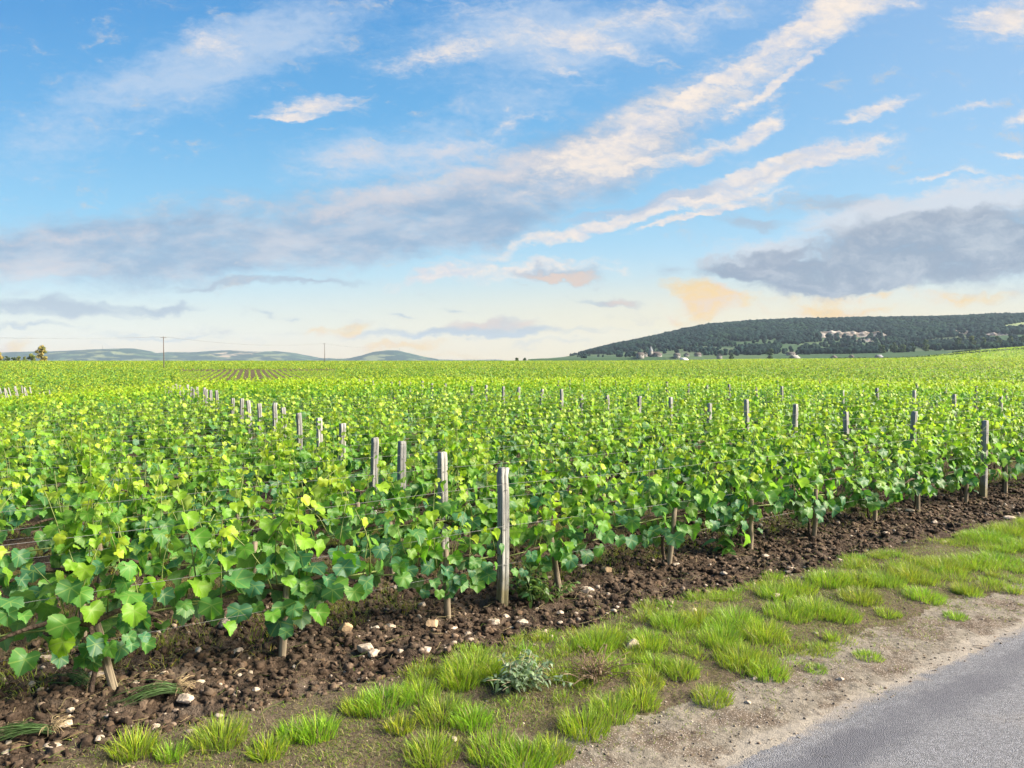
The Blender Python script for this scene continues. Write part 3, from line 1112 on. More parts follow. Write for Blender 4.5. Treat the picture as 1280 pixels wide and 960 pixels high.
WIRE_Z = (.29, .55, .84)
STAPLES = [staple_mesh(z) for z in WIRE_Z]
random.seed(33)
LINES = {-1: 'far-side', 0: 'middle', 1: 'outer', 2: 'third', 3: 'fourth', 4: 'fifth', 5: 'sixth', 6: 'seventh', 7: 'eighth'}
posts = 0
for k in range(0, 52):
    for j in range(-1, 8):
        t = SKEW * k + BAY * j + (0 if k == 0 else random.uniform(-.05, .05))
        n = ROW0 + PITCH * k + (0 if k == 0 else random.uniform(-.03, .03))
        x, y = at(n, t)
        if y < 1 or abs(x) > .68 * y + .1 or math.hypot(x, y) > 56:
            continue
        if k > 0 and random.random() < .06:
            continue
        h = .96 + random.uniform(-.05, .06)
        if k == 0 and j == 0:
            h = .945
        z = gz(x, y)
        if k == 0:
            lab = {0: 'tall split grey post with mossy foot at the front of the vines', 1: 'dark sided grey post near the edge of the photo in the front row'}.get(j, 'grey end post of the front row')
        else:
            lab = f'weathered grey post in the {ordinal(k + 1)} row back, on the {LINES[j]} line of posts'
        o = put('vineyard_post', POSTS[random.randrange(5)], None, (x, y, z), (R(random.uniform(-2.5, 2.5)) * (k > 0), R(random.uniform(-2.5, 2.5)) * (k > 0) + R(.6), math.atan2(UY, UX)), lab, 'post', 'wooden posts along the vine rows')
        o.scale = (1, 1, h)
        posts += 1
        if k < 8:
            for s in STAPLES:
                put('staple', s, o)

# end posts of the next blocks, standing beside the track
random.seed(51)


def end_posts(p0, p1, count, lean, phrase, group, hgt=1.0):
    for i in range(count):
        f = (i + random.uniform(-.25, .25)) / max(1, count - 1)
        x, y = p0[0] + (p1[0] - p0[0]) * f, p0[1] + (p1[1] - p0[1]) * f
        lab = f'{phrase}, {ordinal(i + 1)} of its line'
        o = put('vineyard_post', POSTS[i % 5], None, (x, y, float(terrain(x, y)) - .05), (R(random.uniform(-4, 4)), R(lean + random.uniform(-4, 4)), math.atan2(UY, UX) + .3), lab, 'post', group)
        o.scale = (1.15, 1.15, hgt * random.uniform(1.02, 1.15))


def ray_at(px, D):
    return ((px - 640) / 950.0 * D, D)


end_posts(ray_at(-4, 47), ray_at(42, 56), 12, -12, 'pale leaning end post low on the far edge', 'pale leaning end posts by the track', 1.62)
end_posts(ray_at(52, 54), ray_at(62, 57), 3, -8, 'pale end post beside the leaning cluster', 'pale end posts by the track', 1.2)
end_posts(ray_at(276, 60), ray_at(302, 63), 9, 2, 'pale end post below the converging rows', 'end posts below the converging rows', 1.42)
end_posts(ray_at(374, 60), ray_at(418, 64), 7, 2, 'grey end post in the line right of the converging rows', 'grey end posts right of the converging rows', 1.4)
end_posts(ray_at(440, 60), ray_at(715, 66), 24, 2, 'thin grey end post in the long line before the far slope', 'thin grey end posts before the far slope', 1.4)


def stake_mesh(h, seed):
    rg = np.random.default_rng(seed)
    a = Acc()
    z = np.linspace(-.12, h, 6)
    pts = np.column_stack([rg.normal(0, .002, 6), rg.normal(0, .002, 6), z])
    add_tube(a, pts, np.array([.016, .022, .0225, .021, .020, .019]), sides=7)
    return a.mesh('stake', M_STAKE)


STAKES = [stake_mesh(.46, 400 + i) for i in range(4)]
random.seed(61)
for (d, k, m, x, y) in singles:
    if k > 2 or d > 13:
        continue
    dx = random.uniform(-.06, .06)
    x2, y2 = x + dx * UX - .045 * NX, y + dx * UY - .045 * NY
    rot = [R(random.uniform(-5, 5)), R(random.uniform(-6, 6)), random.uniform(0, 6)]
    if k == 0 and m == -2:
        x2, y2 = pix(143, 868)
        rot = [R(-6), R(-17), 0]
    if k == 0 and m == 1:
        rot = [R(-3), R(-9), 0]
    o_, s_, l_ = side_words(k, m)
    lab = ('short grey stake leaning over in the tilled soil at the end of the front row' if (k == 0 and m == -2) else
           f'short stake in the {ordinal(k + 1)} vine row, {o_} {s_} of the {l_.replace("line of posts", "post line")}')
    put('vine_stake', STAKES[random.randrange(4)], None, (x2, y2, gz(x2, y2) - .01), rot, lab, 'stake', 'short stakes under the vines')

WN = ('lowest', 'middle', 'top')
for k in range(0, 14):
    n = ROW0 + PITCH * k
    for w, z in enumerate(WIRE_Z):
        a = Acc()
        ts = np.arange(-7.2 + SKEW * k, 24, 1.2)
        p = np.array([at(n - .050, t) for t in ts])
        sag = -.018 * np.abs(np.sin((ts - SKEW * k) / BAY * math.pi)) + .006 * np.sin(ts * 2.1 + w + k)
        pts = np.column_stack([p, z + sag + terrain(p[:, 0], p[:, 1])])
        add_tube(a, pts, .00105, sides=5)
        put('trellis_wire', a.mesh('trellis_wire', M_WIRE), label=f'{WN[w]} thin grey trellis wire strung along the {"front" if k == 0 else ordinal(k + 1)} row of vines', cat='wire', group='trellis wires strung along the rows')

# ------------------------------------------------------------------ stones, clods, pebbles
M_STONE = m_simple('pale_limestone', (.40, .325, .255), .95, .38, 26, .9)
M_CLOD = m_tint('soil_clod', .97, 45, .9, .35)
M_PEB = m_tint('pebble', .9, 30, .4, .2)
STONE_PX = [(288, 785, 26, 18), (297, 817, 15, 14), (248, 814, 12, 10), (225, 823, 15, 8), (122, 845, 24, 12), (230, 878, 26, 15), (247, 859, 18, 9), (458, 815, 24, 17), (467, 822, 18, 12), (487, 781, 16, 9), (541, 785, 20, 16), (454, 849, 16, 11), (618, 777, 18, 9), (653, 777, 13, 12), (632, 767, 12, 7), (733, 740, 18, 12), (432, 795, 18, 18), (566, 786, 12, 7), (585, 790, 9, 6), (640, 788, 10, 8), (790, 817, 17, 19), (970, 754, 15, 11), (140, 902, 17, 8), (83, 916, 20, 9), (88, 891, 10, 9), (58, 827, 25, 10), (40, 856, 12, 11), (124, 934, 14, 10), (193, 917, 14, 8), (66, 944, 20, 12), (10, 947, 14, 10), (320, 868, 10, 7), (534, 820, 12, 10), (558, 818, 8, 8), (690, 700, 18, 8), (758, 715, 13, 12), (724, 709, 20, 7), (685, 722, 12, 6), (772, 760, 9, 7), (790, 761, 10, 7), (605, 726, 22, 8), (528, 757, 10, 10), (556, 848, 10, 8), (568, 931, 10, 6), (498, 735, 14, 7), (884, 742, 10, 7), (988, 712, 10, 6), (957, 700, 9, 5), (1030, 722, 9, 5), (1085, 690, 10, 5), (1050, 704, 8, 5), (1124, 636, 13, 6), (1056, 637, 12, 6), (1138, 640, 12, 5), (1168, 655, 9, 5), (1180, 682, 8, 5), (905, 720, 9, 5), (868, 770, 8, 6), (943, 850, 8, 6), (1050, 850, 9, 6), (1020, 795, 7, 4), (1262, 648, 12, 6), (985, 717, 9, 5), (1003, 728, 8, 4), (1187, 632, 9, 5), (1108, 668, 9, 5), (1015, 640, 8, 5), (700, 765, 9, 6), (845, 712, 9, 6), (866, 700, 10, 6), (1225, 636, 10, 5), (935, 880, 8, 5), (300, 845, 9, 6), (170, 860, 12, 8), (205, 850, 10, 7)]
rgs = np.random.default_rng(77)
rows = []
for (px, py, wpx, hpx) in STONE_PX:
    x, y = pix(px, py)
    n, t = nt(x, y)
    rows.append((x, y, n, t, wpx * y / 950.0, hpx * y / 950.0))
cells = {}
for i, q in enumerate(rows):
    b = min(9, max(-3, round((q[3] + .49) / STEP)))
    zone = 'beside the grass' if q[2] < 3.75 else ('close under' if q[2] > 4.15 else 'in front of')
    cells.setdefault((b, zone), []).append(i)
stone_label = {}
for (b, zone), ids in cells.items():
    ids.sort(key=lambda i: -rows[i][4])
    o_, s_, l_ = side_words(0, b)
    for rk, i in enumerate(ids):
        sz = 'largest' if rk == 0 else ordinal(rk + 1) + ' largest'
        ref = {-3: 'the cut off vine', -2: 'the leaning stake'}.get(b) or f'front vine {o_} {s_} of tall post'
        if b > 7:
            ref = f'front vine {o_} {s_} of second post'
        if zone == 'beside the grass':
            stone_label[i] = f'{sz} pale stone by the grass below {ref}'
        elif zone == 'close under':
            stone_label[i] = f'{sz} pale stone close under {ref}'
        else:
            stone_label[i] = f'{sz} pale stone in front of {ref}'
M_STONE_B = m_simple('ochre_limestone', (.40, .28, .17), .92, .3, 20, .6)
for i, (x, y, n, t, w, h) in enumerate(rows):
    V, Fc = rock(3, 9, rgs)
    V = V * np.array([w * .55, w * rgs.uniform(.36, .6), max(h * .42, w * .22)])
    a = rgs.uniform(-.6, .6)
    V = V @ np.array([[math.cos(a), -math.sin(a), 0], [math.sin(a), math.cos(a), 0], [0, 0, 1]])
    put('limestone', make_mesh('limestone', V, Fc, M_STONE_B if i in (10, 16, 35) else M_STONE), None, (x, y, gz(x, y) + h * .16), (0, 0, 0), stone_label[i], 'stone', 'pale stones on the tilled soil')


def scatter_rocks(count, n0, n1, t0, t1, smin, smax, sub, cols, rg, jit=.25, sink=.2, power=2.2, flat=(.5, .9), rough=.05):
    a = Acc()
    protos = [(lambda v, f: (v * (1 + rg.normal(0, rough, (len(v), 1))), f))(*rock(sub, 5, rg)) for _ in range(30)]
    u = rg.random(count)
    ns = n0 + (n1 - n0) * rg.random(count)
    ts = t0 + (t1 - t0) * rg.random(count)
    x, y = NX * ns + UX * (T0 + ts), NY * ns + UY * (T0 + ts)
    ok = (y > 2.4) & (np.abs(x) < .70 * y + .3)
    x, y, u = x[ok], y[ok], u[ok]
    z = terrain(x, y) + soil_micro(x, y)
    size = smin + (smax - smin) * u ** power
    cols = np.array(cols)
    for i in range(len(x)):
        V, Fc = protos[rg.integers(30)]
        s = size[i] * np.array([1, rg.uniform(.6, 1), rg.uniform(*flat)])
        an = rg.uniform(0, 6.28)
        V = V * s
        V = V @ np.array([[math.cos(an), -math.sin(an), 0], [math.sin(an), math.cos(an), 0], [0, 0, 1]])
        c = cols[rg.integers(len(cols))] * rg.uniform(1 - jit, 1 + jit)
        a.add(V + np.array([x[i], y[i], z[i] + s[2] * sink]), Fc, c)
    return a


rgc = np.random.default_rng(88)
SOILC = [(.052, .036, .025), (.070, .049, .034), (.034, .023, .016), (.094, .067, .047), (.045, .031, .022), (.080, .053, .034)]
cl = scatter_rocks(26000, 3.62, 5.4, -3.6, 9, .003, .035, 1, SOILC, rgc, rough=.30, power=3.6)
cl2 = scatter_rocks(3600, 5.4, 9, -4, 12, .008, .034, 1, SOILC, rgc, rough=.22)
cl.add(np.concatenate(cl2.V), np.concatenate(cl2.F3), np.concatenate(cl2.Cc)[:, :3])
put('soil_clods', cl.mesh('soil_clods', M_CLOD), label='crumbly dark brown soil clods over the tilled strip', cat='soil clods', kind='stuff')
PEBC = [(.30, .245, .19), (.24, .185, .14), (.38, .32, .26), (.19, .135, .095), (.16, .12, .09)]
pb = scatter_rocks(2300, 3.5, 5.2, -3.6, 9, .003, .024, 1, PEBC, rgc, power=3.2)
pb2 = scatter_rocks(2200, 2.02, 3.6, -3.6, 8, .002, .009, 1, PEBC, rgc, power=3.0)
pb3 = scatter_rocks(2600, 1.98, 2.75, -3.6, 9, .002, .009, 1, [(.19, .16, .125), (.14, .115, .09), (.25, .22, .18)], rgc, power=2.5, rough=.2)
pb.add(np.concatenate(pb3.V), np.concatenate(pb3.F3), np.concatenate(pb3.Cc)[:, :3])
pb.add(np.concatenate(pb2.V), np.concatenate(pb2.F3), np.concatenate(pb2.Cc)[:, :3])
put('pebbles', pb.mesh('pebbles', M_PEB, smooth=True), label='small pale pebbles and grit over soil and shoulder', cat='pebbles', kind='stuff')


# ------------------------------------------------------------------ grass
def blades(acc, base, direction, length, width, col, rg, seg=3, curl=.9):
    """many blades at once: base (m,3), direction (m,2) unit lean, length, width (m,)"""
    m = len(base)
    s = np.linspace(0, 1, seg + 1)
    lean = rg.uniform(.25, 1.0, (m, 1)) * curl
    up = length[:, None] * (s[None] - .35 * lean * s[None] ** 2)
    outd = length[:, None] * lean * (.25 * s[None] + .55 * s[None] ** 2)
    cx = base[:, 0, None] + direction[:, 0, None] * outd
    cy = base[:, 1, None] + direction[:, 1, None] * outd
    cz = base[:, 2, None] + up
    ang = rg.uniform(0, math.pi, m)
    wx, wy = np.cos(ang)[:, None] * width[:, None] * .5 * (1 - s[None] ** 1.6 * .94), np.sin(ang)[:, None] * width[:, None] * .5 * (1 - s[None] ** 1.6 * .94)
    L = np.stack([cx - wx, cy - wy, cz], -1)
    Rr = np.stack([cx + wx, cy + wy, cz], -1)
    V = np.stack([L, Rr], 2).reshape(m, -1, 3)
    q = np.array([(2 * i, 2 * i + 1, 2 * i + 3, 2 * i + 2) for i in range(seg)])
    Fq = (q[None] + (np.arange(m) * (seg + 1) * 2)[:, None, None]).reshape(-1, 4)
    acc.add(V.reshape(-1, 3), Fq, np.repeat(col, (seg + 1) * 2, axis=0))


G_COL = np.array([(.12, .20, .018), (.17, .25, .022), (.085, .155, .020), (.22, .26, .035), (.14, .23, .02)])
G_DRY = np.array([(.30, .25, .13), (.24, .19, .10), (.20, .17, .08)])


def tuft(acc, x, y, rad, count, ln, rg, dry=.13, curl=.9, pal=G_COL, wid=(.0026, .0046)):
    a = rg.uniform(0, 6.283, count)
    q = rad * np.sqrt(rg.random(count))
    bx, by = x + q * np.cos(a), y + q * np.sin(a)
    bz = terrain(bx, by) + soil_micro(bx, by) - .008
    da = a + rg.normal(0, .6, count)
    d = np.column_stack([np.cos(da), np.sin(da)])
    ll = ln * rg.uniform(.5, 1.15, count) * (1 - .35 * (q / rad))
    hue = np.array([rg.uniform(.78, 1.08), rg.uniform(.85, 1.1), rg.uniform(.8, 1.3)])
    c = pal[rg.integers(0, len(pal), count)] * rg.uniform(.75, 1.25, (count, 1)) * hue
    isd = rg.random(count) < dry
    c[isd] = G_DRY[rg.integers(0, 3, isd.sum())] * rg.uniform(.8, 1.2, (isd.sum(), 1))
    blades(acc, np.column_stack([bx, by, bz]), d, ll, rg.uniform(*wid, count), c, rg, curl=curl)


TUFTS = [(170, 950, 46, .13), (215, 955, 30, .10), (275, 935, 52, .14), (335, 950, 36, .11), (395, 925, 44, .12), (365, 930, 30, .11), (480, 890, 60, .11), (450, 895, 36, .10), (525, 880, 44, .11), (590, 850, 60, .16), (575, 865, 40, .14), (620, 855, 40, .13), (555, 905, 56, .12), (590, 912, 44, .11), (500, 920, 30, .09), (540, 950, 54, .12), (620, 945, 60, .12), (655, 955, 60, .13), (690, 945, 44, .11), (730, 915, 52, .13), (765, 895, 46, .12), (800, 880, 40, .11), (745, 815, 44, .14), (760, 805, 36, .12), (810, 815, 40, .12), (840, 790, 42, .13), (875, 785, 42, .13), (920, 785, 48, .14), (955, 800, 50, .14), (900, 810, 44, .13), (930, 830, 60, .12), (890, 875, 40, .10), (905, 795, 40, .13), (985, 775, 48, .12), (1020, 770, 52, .13), (1050, 775, 40, .11), (970, 752, 36, .12), (1000, 745, 36, .12), (1035, 735, 44, .14), (1075, 755, 40, .11), (1070, 735, 44, .13), (1105, 735, 40, .12), (1140, 728, 46, .12), (1155, 750, 40, .10), (1180, 715, 44, .12), (1215, 712, 44, .12), (1245, 705, 40, .11), (1235, 680, 44, .14), (1265, 672, 44, .15), (1215, 678, 30, .12), (1280, 690, 40, .12), (810, 858, 34, .10), (850, 845, 40, .11), (820, 840, 34, .10), (700, 858, 24, .09), (1085, 822, 30, .06), (1020, 838, 24, .05), (1240, 730, 24, .07), (1195, 772, 24, .06), (1205, 740, 24, .08), (1110, 770, 26, .07), (960, 845, 40, .10), (1300, 662, 40, .14)]
rg_g = np.random.default_rng(99)
ga = Acc()
G_COL = G_COL * np.array([1.9, 1.75, 1.0])
for (px, py, wpx, ln) in TUFTS:
    x, y = pix(px, py)
    rad = wpx * y / 950 * .62
    tuft(ga, x, y, rad, int(460 * (rad / .12) ** 1.5) + 60, ln * 1.02, rg_g, pal=G_COL, wid=(.003, .0058))
# more tufts by chance along the strip and beyond the frame
for i in range(1500):
    n, t = rg_g.uniform(2.55, 3.68), rg_g.uniform(-3.6, 9.5)
    n -= .045 * max(0, t - .5)
    if fbm(n * 1.6 + 5, t * 1.3, 91, 3) < .545 - .14 * (n - 3.0) + (.02 if t < .3 else -.03):
        continue
    x, y = at(n, t)
    if y < 2.5 or abs(x) > .72 * y + .3:
        continue
    tuft(ga, x, y, rg_g.uniform(.04, .11), int(rg_g.integers(50, 150)), rg_g.uniform(.04, .10) * (1.2 if t > 2 else 1), rg_g, dry=.2, pal=G_COL)
# short creeping turf and dry stems filling the strip
for i in range(14000):
    n, t = rg_g.normal(3.10, .30), rg_g.uniform(-3.6, 9)
    n -= .04 * max(0, t - .5)
    x, y = at(n, t)
    if y < 2.5 or abs(x) > .72 * y + .3:
        continue
    tuft(ga, x, y, .07, 16, rg_g.uniform(.015, .05), rg_g, dry=.55, curl=1.6, pal=G_COL * .75)
# sparse sprigs out on the shoulder
for i in range(240):
    n, t = 2.62 - .42 * rg_g.random() ** 1.5, rg_g.uniform(-3.0, 8)
    x, y = at(n, t)
    if y < 2.5 or abs(x) > .72 * y + .3:
        continue
    tuft(ga, x, y, rg_g.uniform(.01, .045), int(rg_g.integers(6, 30)), rg_g.uniform(.015, .045), rg_g, dry=.45, curl=1.4, pal=G_COL * .7)
# weedy growth between the rows
for i in range(4200):
    k = rg_g.integers(0, 5)
    n = ROW0 + PITCH * (k + .5) + rg_g.normal(0, .17)
    t = rg_g.uniform(-4, 12)
    if fbm(n * .9 + 3, t * .8, 95, 3) < .46:
        continue
    x, y = at(n, t)
    if y < 2.5 or abs(x) > .72 * y + .3:
        continue
    tuft(ga, x, y, .08, 26, rg_g.uniform(.04, .12), rg_g, dry=.35, curl=1.1, pal=G_COL * np.array([.95, .80, 1.1]))
put('grass', ga.mesh('grass', M_GRASS), label='bright green tufted grass along the verge and between rows', cat='grass', kind='stuff')

# straw and torn roots lying on the soil
sa = Acc()
for i in range(900):
    n, t = rg_g.uniform(3.3, 4.7), rg_g.uniform(-3.4, 8)
    x, y = at(n, t)
    if y < 2.5 or abs(x) > .7 * y:
        continue
    L = rg_g.uniform(.04, .22)
    a = rg_g.uniform(0, 6.28)
    f = np.linspace(0, 1, 5)
    bend = rg_g.normal(0, .12)
    px_, py_ = x + L * f * np.cos(a + bend * f), y + L * f * np.sin(a + bend * f)
    pz = terrain(px_, py_) + soil_micro(px_, py_) + .008 + .02 * np.sin(f * 3.1) * rg_g.random()
    pz = np.maximum(pz, pz.mean() - .004)
    w = rg_g.uniform(.0005, .0011)
    c = G_DRY[rg_g.integers(3)] * rg_g.uniform(.7, 1.5) if rg_g.random() < .8 else np.array((.10, .15, .03))
    V, F4, F3 = tube(np.column_stack([px_, py_, pz]), w, 4, False)
    sa.add(V, F4, c)
put('straw', sa.mesh('straw', m_tint('dry_straw', .8, 30, .2)), label='scattered dry straw and roots over the bare soil', cat='straw', kind='stuff')


# ------------------------------------------------------------------ single weeds
def weed(name, x, y, label, cat, stems, h, leaf, pal, seed, lean=.5, per=12, stemcol=(.12, .16, .05)):
    rg = np.random.default_rng(seed)
    e = empty(name, (x, y, gz(x, y)), 0, label, cat)
    st, lf = Acc(), Acc()
    P, TIP, NRM, S, Cc = [], [], [], [], []
    for i in range(stems):
        a = rg.uniform(0, 6.28)
        L = h * rg.uniform(.6, 1.1)
        f = np.linspace(0, 1, 6)
        ln = rg.uniform(.1, 1) * lean
        b = np.array([rg.normal(0, .03), rg.normal(0, .03), -.01])
        pts = b + np.column_stack([np.cos(a) * L * ln * f ** 1.3, np.sin(a) * L * ln * f ** 1.3, L * (f - .35 * ln * f ** 2)])
        add_tube(st, pts, np.linspace(.003, .0012, 6), stemcol, sides=4)
        for q in range(per):
            g = rg.uniform(.2, 1)
            p = np.array([np.interp(g, f, pts[:, k]) for k in range(3)])
            d = rg.normal(0, 1, 3)
            d[2] = abs(d[2]) * .3
            d = norm(d)
            P.append(p + d * leaf * .3)
            TIP.append(d)
            NRM.append(np.array([0, 0, 1.0]) + rg.normal(0, .4, 3))
            S.append(leaf * rg.uniform(.6, 1.2))
            Cc.append(np.array(pal[rg.integers(len(pal))]) * rg.uniform(.8, 1.2))
    tm = (np.array([(0, 0), (.22, .3), (.20, .6), (0, 1), (-.20, .6), (-.22, .3)]), np.array([(0, 1, 5), (1, 2, 4), (1, 4, 5), (2, 3, 4)]))
    leaves_into(lf, tm, np.array(P), np.array(TIP), np.array(NRM), np.array(S), np.array(Cc), rg, luv=False)
    put('stem', st.mesh('stem', m_tint(name + '_stem', .7, 20, .1), smooth=True), e)
    put('foliage', lf.mesh('foliage', M_GRASS), e)
    return e


x, y = pix(664, 750)
weed('weed', x, y, 'dark green leafy weed growing at the foot of the tall front post', 'weed', 16, .30, .055, [(.035, .10, .035), (.06, .13, .03), (.09, .15, .03)], 1, .7, 15)
x, y = pix(688, 752)
weed('weed', x, y, 'low spreading weed between the tall post and the slanting stake', 'weed', 10, .16, .045, [(.06, .12, .03), (.09, .15, .03)], 2, 1.0, 12)
x, y = pix(650, 868)
weed('weed', x, y, 'grey green bushy weed with dead stems in the middle of the grass verge', 'weed', 46, .20, .035, [(.17, .25, .15), (.22, .29, .19), (.13, .20, .09)], 3, 1.5, 16, (.30, .26, .17))
x, y = pix(908, 694)
weed('weed', x, y, 'upright broad leaved weed at the foot of a front-row stake', 'weed', 4, .24, .12, [(.06, .17, .03), (.09, .2, .03)], 4, .5, 6)
x, y = pix(742, 855)
weed('dead_weed', x, y, 'tangle of dead brown stems lying in the grass verge', 'dead weed', 60, .18, .02, [(.14, .09, .06), (.2, .14, .09)], 5, 1.9, 4, (.17, .115, .08))
x, y = pix(1000, 660)
weed('weed', x, y, 'pale wispy weed at the foot of a stake on the bare soil', 'weed', 16, .13, .03, [(.12, .16, .05), (.2, .2, .1)], 6, 1.2, 6)
x, y = pix(880, 700)


def uprooted(x, y, az, label, seed):
    rg = np.random.default_rng(seed)
    e = empty('uprooted_grass', (x, y, gz(x, y) + .015), az, label, 'grass clump', 'pulled up grass clumps on the soil')
    bl, rt = Acc(), Acc()
    m = 46
    base = np.column_stack([rg.normal(0, .012, m), rg.normal(0, .02, m), rg.uniform(0, .03, m)])
    for i in range(m):
        f = np.linspace(0, 1, 6)
        L = rg.uniform(.15, .34)
        a = rg.normal(0, .22)
        pts = base[i] + np.column_stack([L * f * math.cos(a), L * f * math.sin(a), .045 * np.sin(f * 3.0) * rg.uniform(.2, 1) - .012 * f])
        add_tube(bl, pts, np.linspace(.0022, .0007, 6), np.array((.085, .15, .05)) * rg.uniform(.6, 1.4), sides=4)
    for i in range(34):
        f = np.linspace(0, 1, 5)
        L = rg.uniform(.04, .10)
        a = math.pi + rg.normal(0, .8)
        pts = np.column_stack([L * f * math.cos(a), L * f * math.sin(a), .03 * np.sin(f * 2.5 + rg.normal(0, .4))]) + base[i % m]
        add_tube(rt, pts, .0011, np.array((.30, .23, .13)) * rg.uniform(.6, 1.3), sides=4)
    put('blades', bl.mesh('blades', M_GRASS), e)
    put('roots', rt.mesh('roots', m_tint('dry_root', .9, 30, .2)), e)


uprooted(*pix(62, 925), R(195), 'pulled up grass clump with straw roots at the photo corner near the verge', 1)
uprooted(*pix(222, 872), R(205), 'pulled up grass clump lying beside a pale stone on the soil', 2)
uprooted(*pix(112, 862), R(160), 'dark flattened grass clump lying beside the leaning stake', 3)


# ------------------------------------------------------------------ trees
def tree(name, x, y, zb, h, w, label, cat, pal, seed, leafs=1500, ls=.35, trunk_h=.25, narrow=False, group=None):
    rg = np.random.default_rng(seed)
    e = empty(name, (x, y, zb), 0, label, cat, group)
    tr = Acc()
    z = np.linspace(-.3, h * .8, 6)
    pts = np.column_stack([np.cumsum(rg.normal(0, .02 * w, 6)), np.cumsum(rg.normal(0, .02 * w, 6)), z])
    add_tube(tr, pts, np.linspace(.035 * h, .008 * h, 6), sides=7)
    clumps = []
    for i in range(int(14 if not narrow else 18)):
        f = rg.uniform(trunk_h, .98)
        rad = w * .5 * (math.sin(min(1, (f - trunk_h) / (1 - trunk_h) * .86 + .14) * math.pi) ** .6)
        a = rg.uniform(0, 6.28)
        q = rad * rg.uniform(.25, .85)
        c = np.array([q * math.cos(a), q * math.sin(a), f * h * .94])
        clumps.append((c, w * rg.uniform(.14, .24) * (1.0 if not narrow else 1.1)))
        s = pts[min(5, int(f * 5))] * np.array([1, 1, .8])
        add_tube(tr, [s, (s + c) / 2 + np.array([0, 0, .03 * h]), c], np.array([.012, .008, .004]) * h, sides=5)
    put('trunk', tr.mesh('trunk', M_TRUNK, smooth=True), e)
    a = Acc()
    per = leafs // len(clumps)
    pal = np.array(pal)
    for c, rr in clumps:
        d = norm(rg.normal(0, 1, (per, 3)))
        P = c + d * (rr * rg.random((per, 1)) ** .45) * np.array([1, 1, .85])
        N = d + rg.normal(0, .6, (per, 3)) + np.array([0, 0, .4])
        tn = pal[rg.integers(len(pal))] * rg.uniform(.8, 1.25)
        leaves_into(a, LEAF_LO, P, rg.normal(0, 1, (per, 3)), N, ls * rg.uniform(.6, 1.3, per), np.tile(tn, (per, 1)) * rg.uniform(.8, 1.2, (per, 1)), rg, luv=False)
    put('crown', a.mesh('crown', M_TREE), e)
    return e


def zpix(py, D):
    return H_EYE + (450 - py) / 950.0 * D


D = 430
GOLD_LIT = [(.34, .27, .06), (.40, .29, .07), (.20, .20, .05)]  # leaf colours with the low sun's golden light put in
OLIVE = [(.17, .21, .04), (.24, .25, .05)]
x, y = ray_at(52, D)
tree('poplar_tree', x, y, float(terrain(x, y)) - .2, zpix(431, D) - float(terrain(x, y)), 6.4, 'tallest golden lit tree on the far left skyline', 'tree', GOLD_LIT, 11, 2600, .42, .12, True)
x, y = ray_at(40, D + 5)
tree('young_tree', x, y, float(terrain(x, y)) - .2, zpix(441, D) - float(terrain(x, y)), 4.4, 'small yellow green tree beside the tallest skyline tree', 'tree', OLIVE, 12, 1200, .4, .1)
x, y = ray_at(-1, D - 10)
tree('young_tree', x, y, float(terrain(x, y)) - .2, zpix(440, D) - float(terrain(x, y)), 4.6, 'golden tree cut by the photo edge on the far skyline', 'tree', GOLD_LIT, 13, 1200, .4, .1)
for i, (px, py, w, word) in enumerate([(9, 445, 3.6, 'dark round bush nearest the photo edge on the far skyline'), (17, 446, 3.6, 'dark low bush second from the photo edge on the far skyline'), (24, 445.5, 3.4, 'olive bush midway along the skyline hedge'), (31, 446, 3.2, 'low olive bush beside the small yellow green tree')]):
    x, y = ray_at(px, D)
    tree('bush', x, y, float(terrain(x, y)) - .2, zpix(py, D) - float(terrain(x, y)) + .2, w, word, 'bush', [(.06, .09, .03), (.08, .11, .03)] if i < 2 else OLIVE, 14 + i, 900, .35, .0, group='bushes on the skyline')
for i, px in enumerate((646, 656)):
    x, y = ray_at(px, 440)
    tree('bush', x, y, float(terrain(x, y)), zpix(447.2, 440) - float(terrain(x, y)), 2.6 - .6 * i, ('dark bush alone on the skyline at the middle of the field', 'smaller dark bush beside the lone skyline bush')[i], 'bush', [(.04, .07, .03)], 30 + i, 500, .3, 0)


# ------------------------------------------------------------------ utility poles and line
M_POLE = m_simple('pole_wood', (.13, .11, .10), .9, .2, 4, .3)
M_INS = m_simple('insulator_glass', (.35, .38, .36), .3, .1, 30, .1)
tips = []
for (px, ptop, D, lab) in ((205, 420.5, 208, 'dark utility pole standing in the vines below the far hills'), (406, 429, 345, 'smaller utility pole on the skyline beside the cone shaped hill')):
    x, y = ray_at(px, D)
    zb = float(terrain(x, y))
    h = zpix(ptop, D) - zb
    e = empty('utility_pole', (x, y, zb), 0, lab, 'utility pole')
    a = Acc()
    add_tube(a, [(0, 0, -.5), (0, 0, h * .5), (0, 0, h)], [.15, .125, .095], sides=9)
    put('pole', a.mesh('pole', M_POLE, smooth=True), e)
    b = Acc()
    add_tube(b, [(-.85, 0, h - .35), (0, -.14, h - .35), (.85, 0, h - .35)], .06, sides=6)
    put('crossarm', b.mesh('crossarm', M_POLE), e)
    for s in (-.75, 0, .75):
        c = Acc()
        add_tube(c, [(s, -.14 if s == 0 else 0, h - .3), (s, -.14 if s == 0 else 0, h - .2), (s, -.14 if s == 0 else 0, h - .08)], [.04, .07, .05], sides=7)
        put('insulator', c.mesh('insulator', M_INS), e)
    tips.append(np.array([x, y, zb + h - .06]))
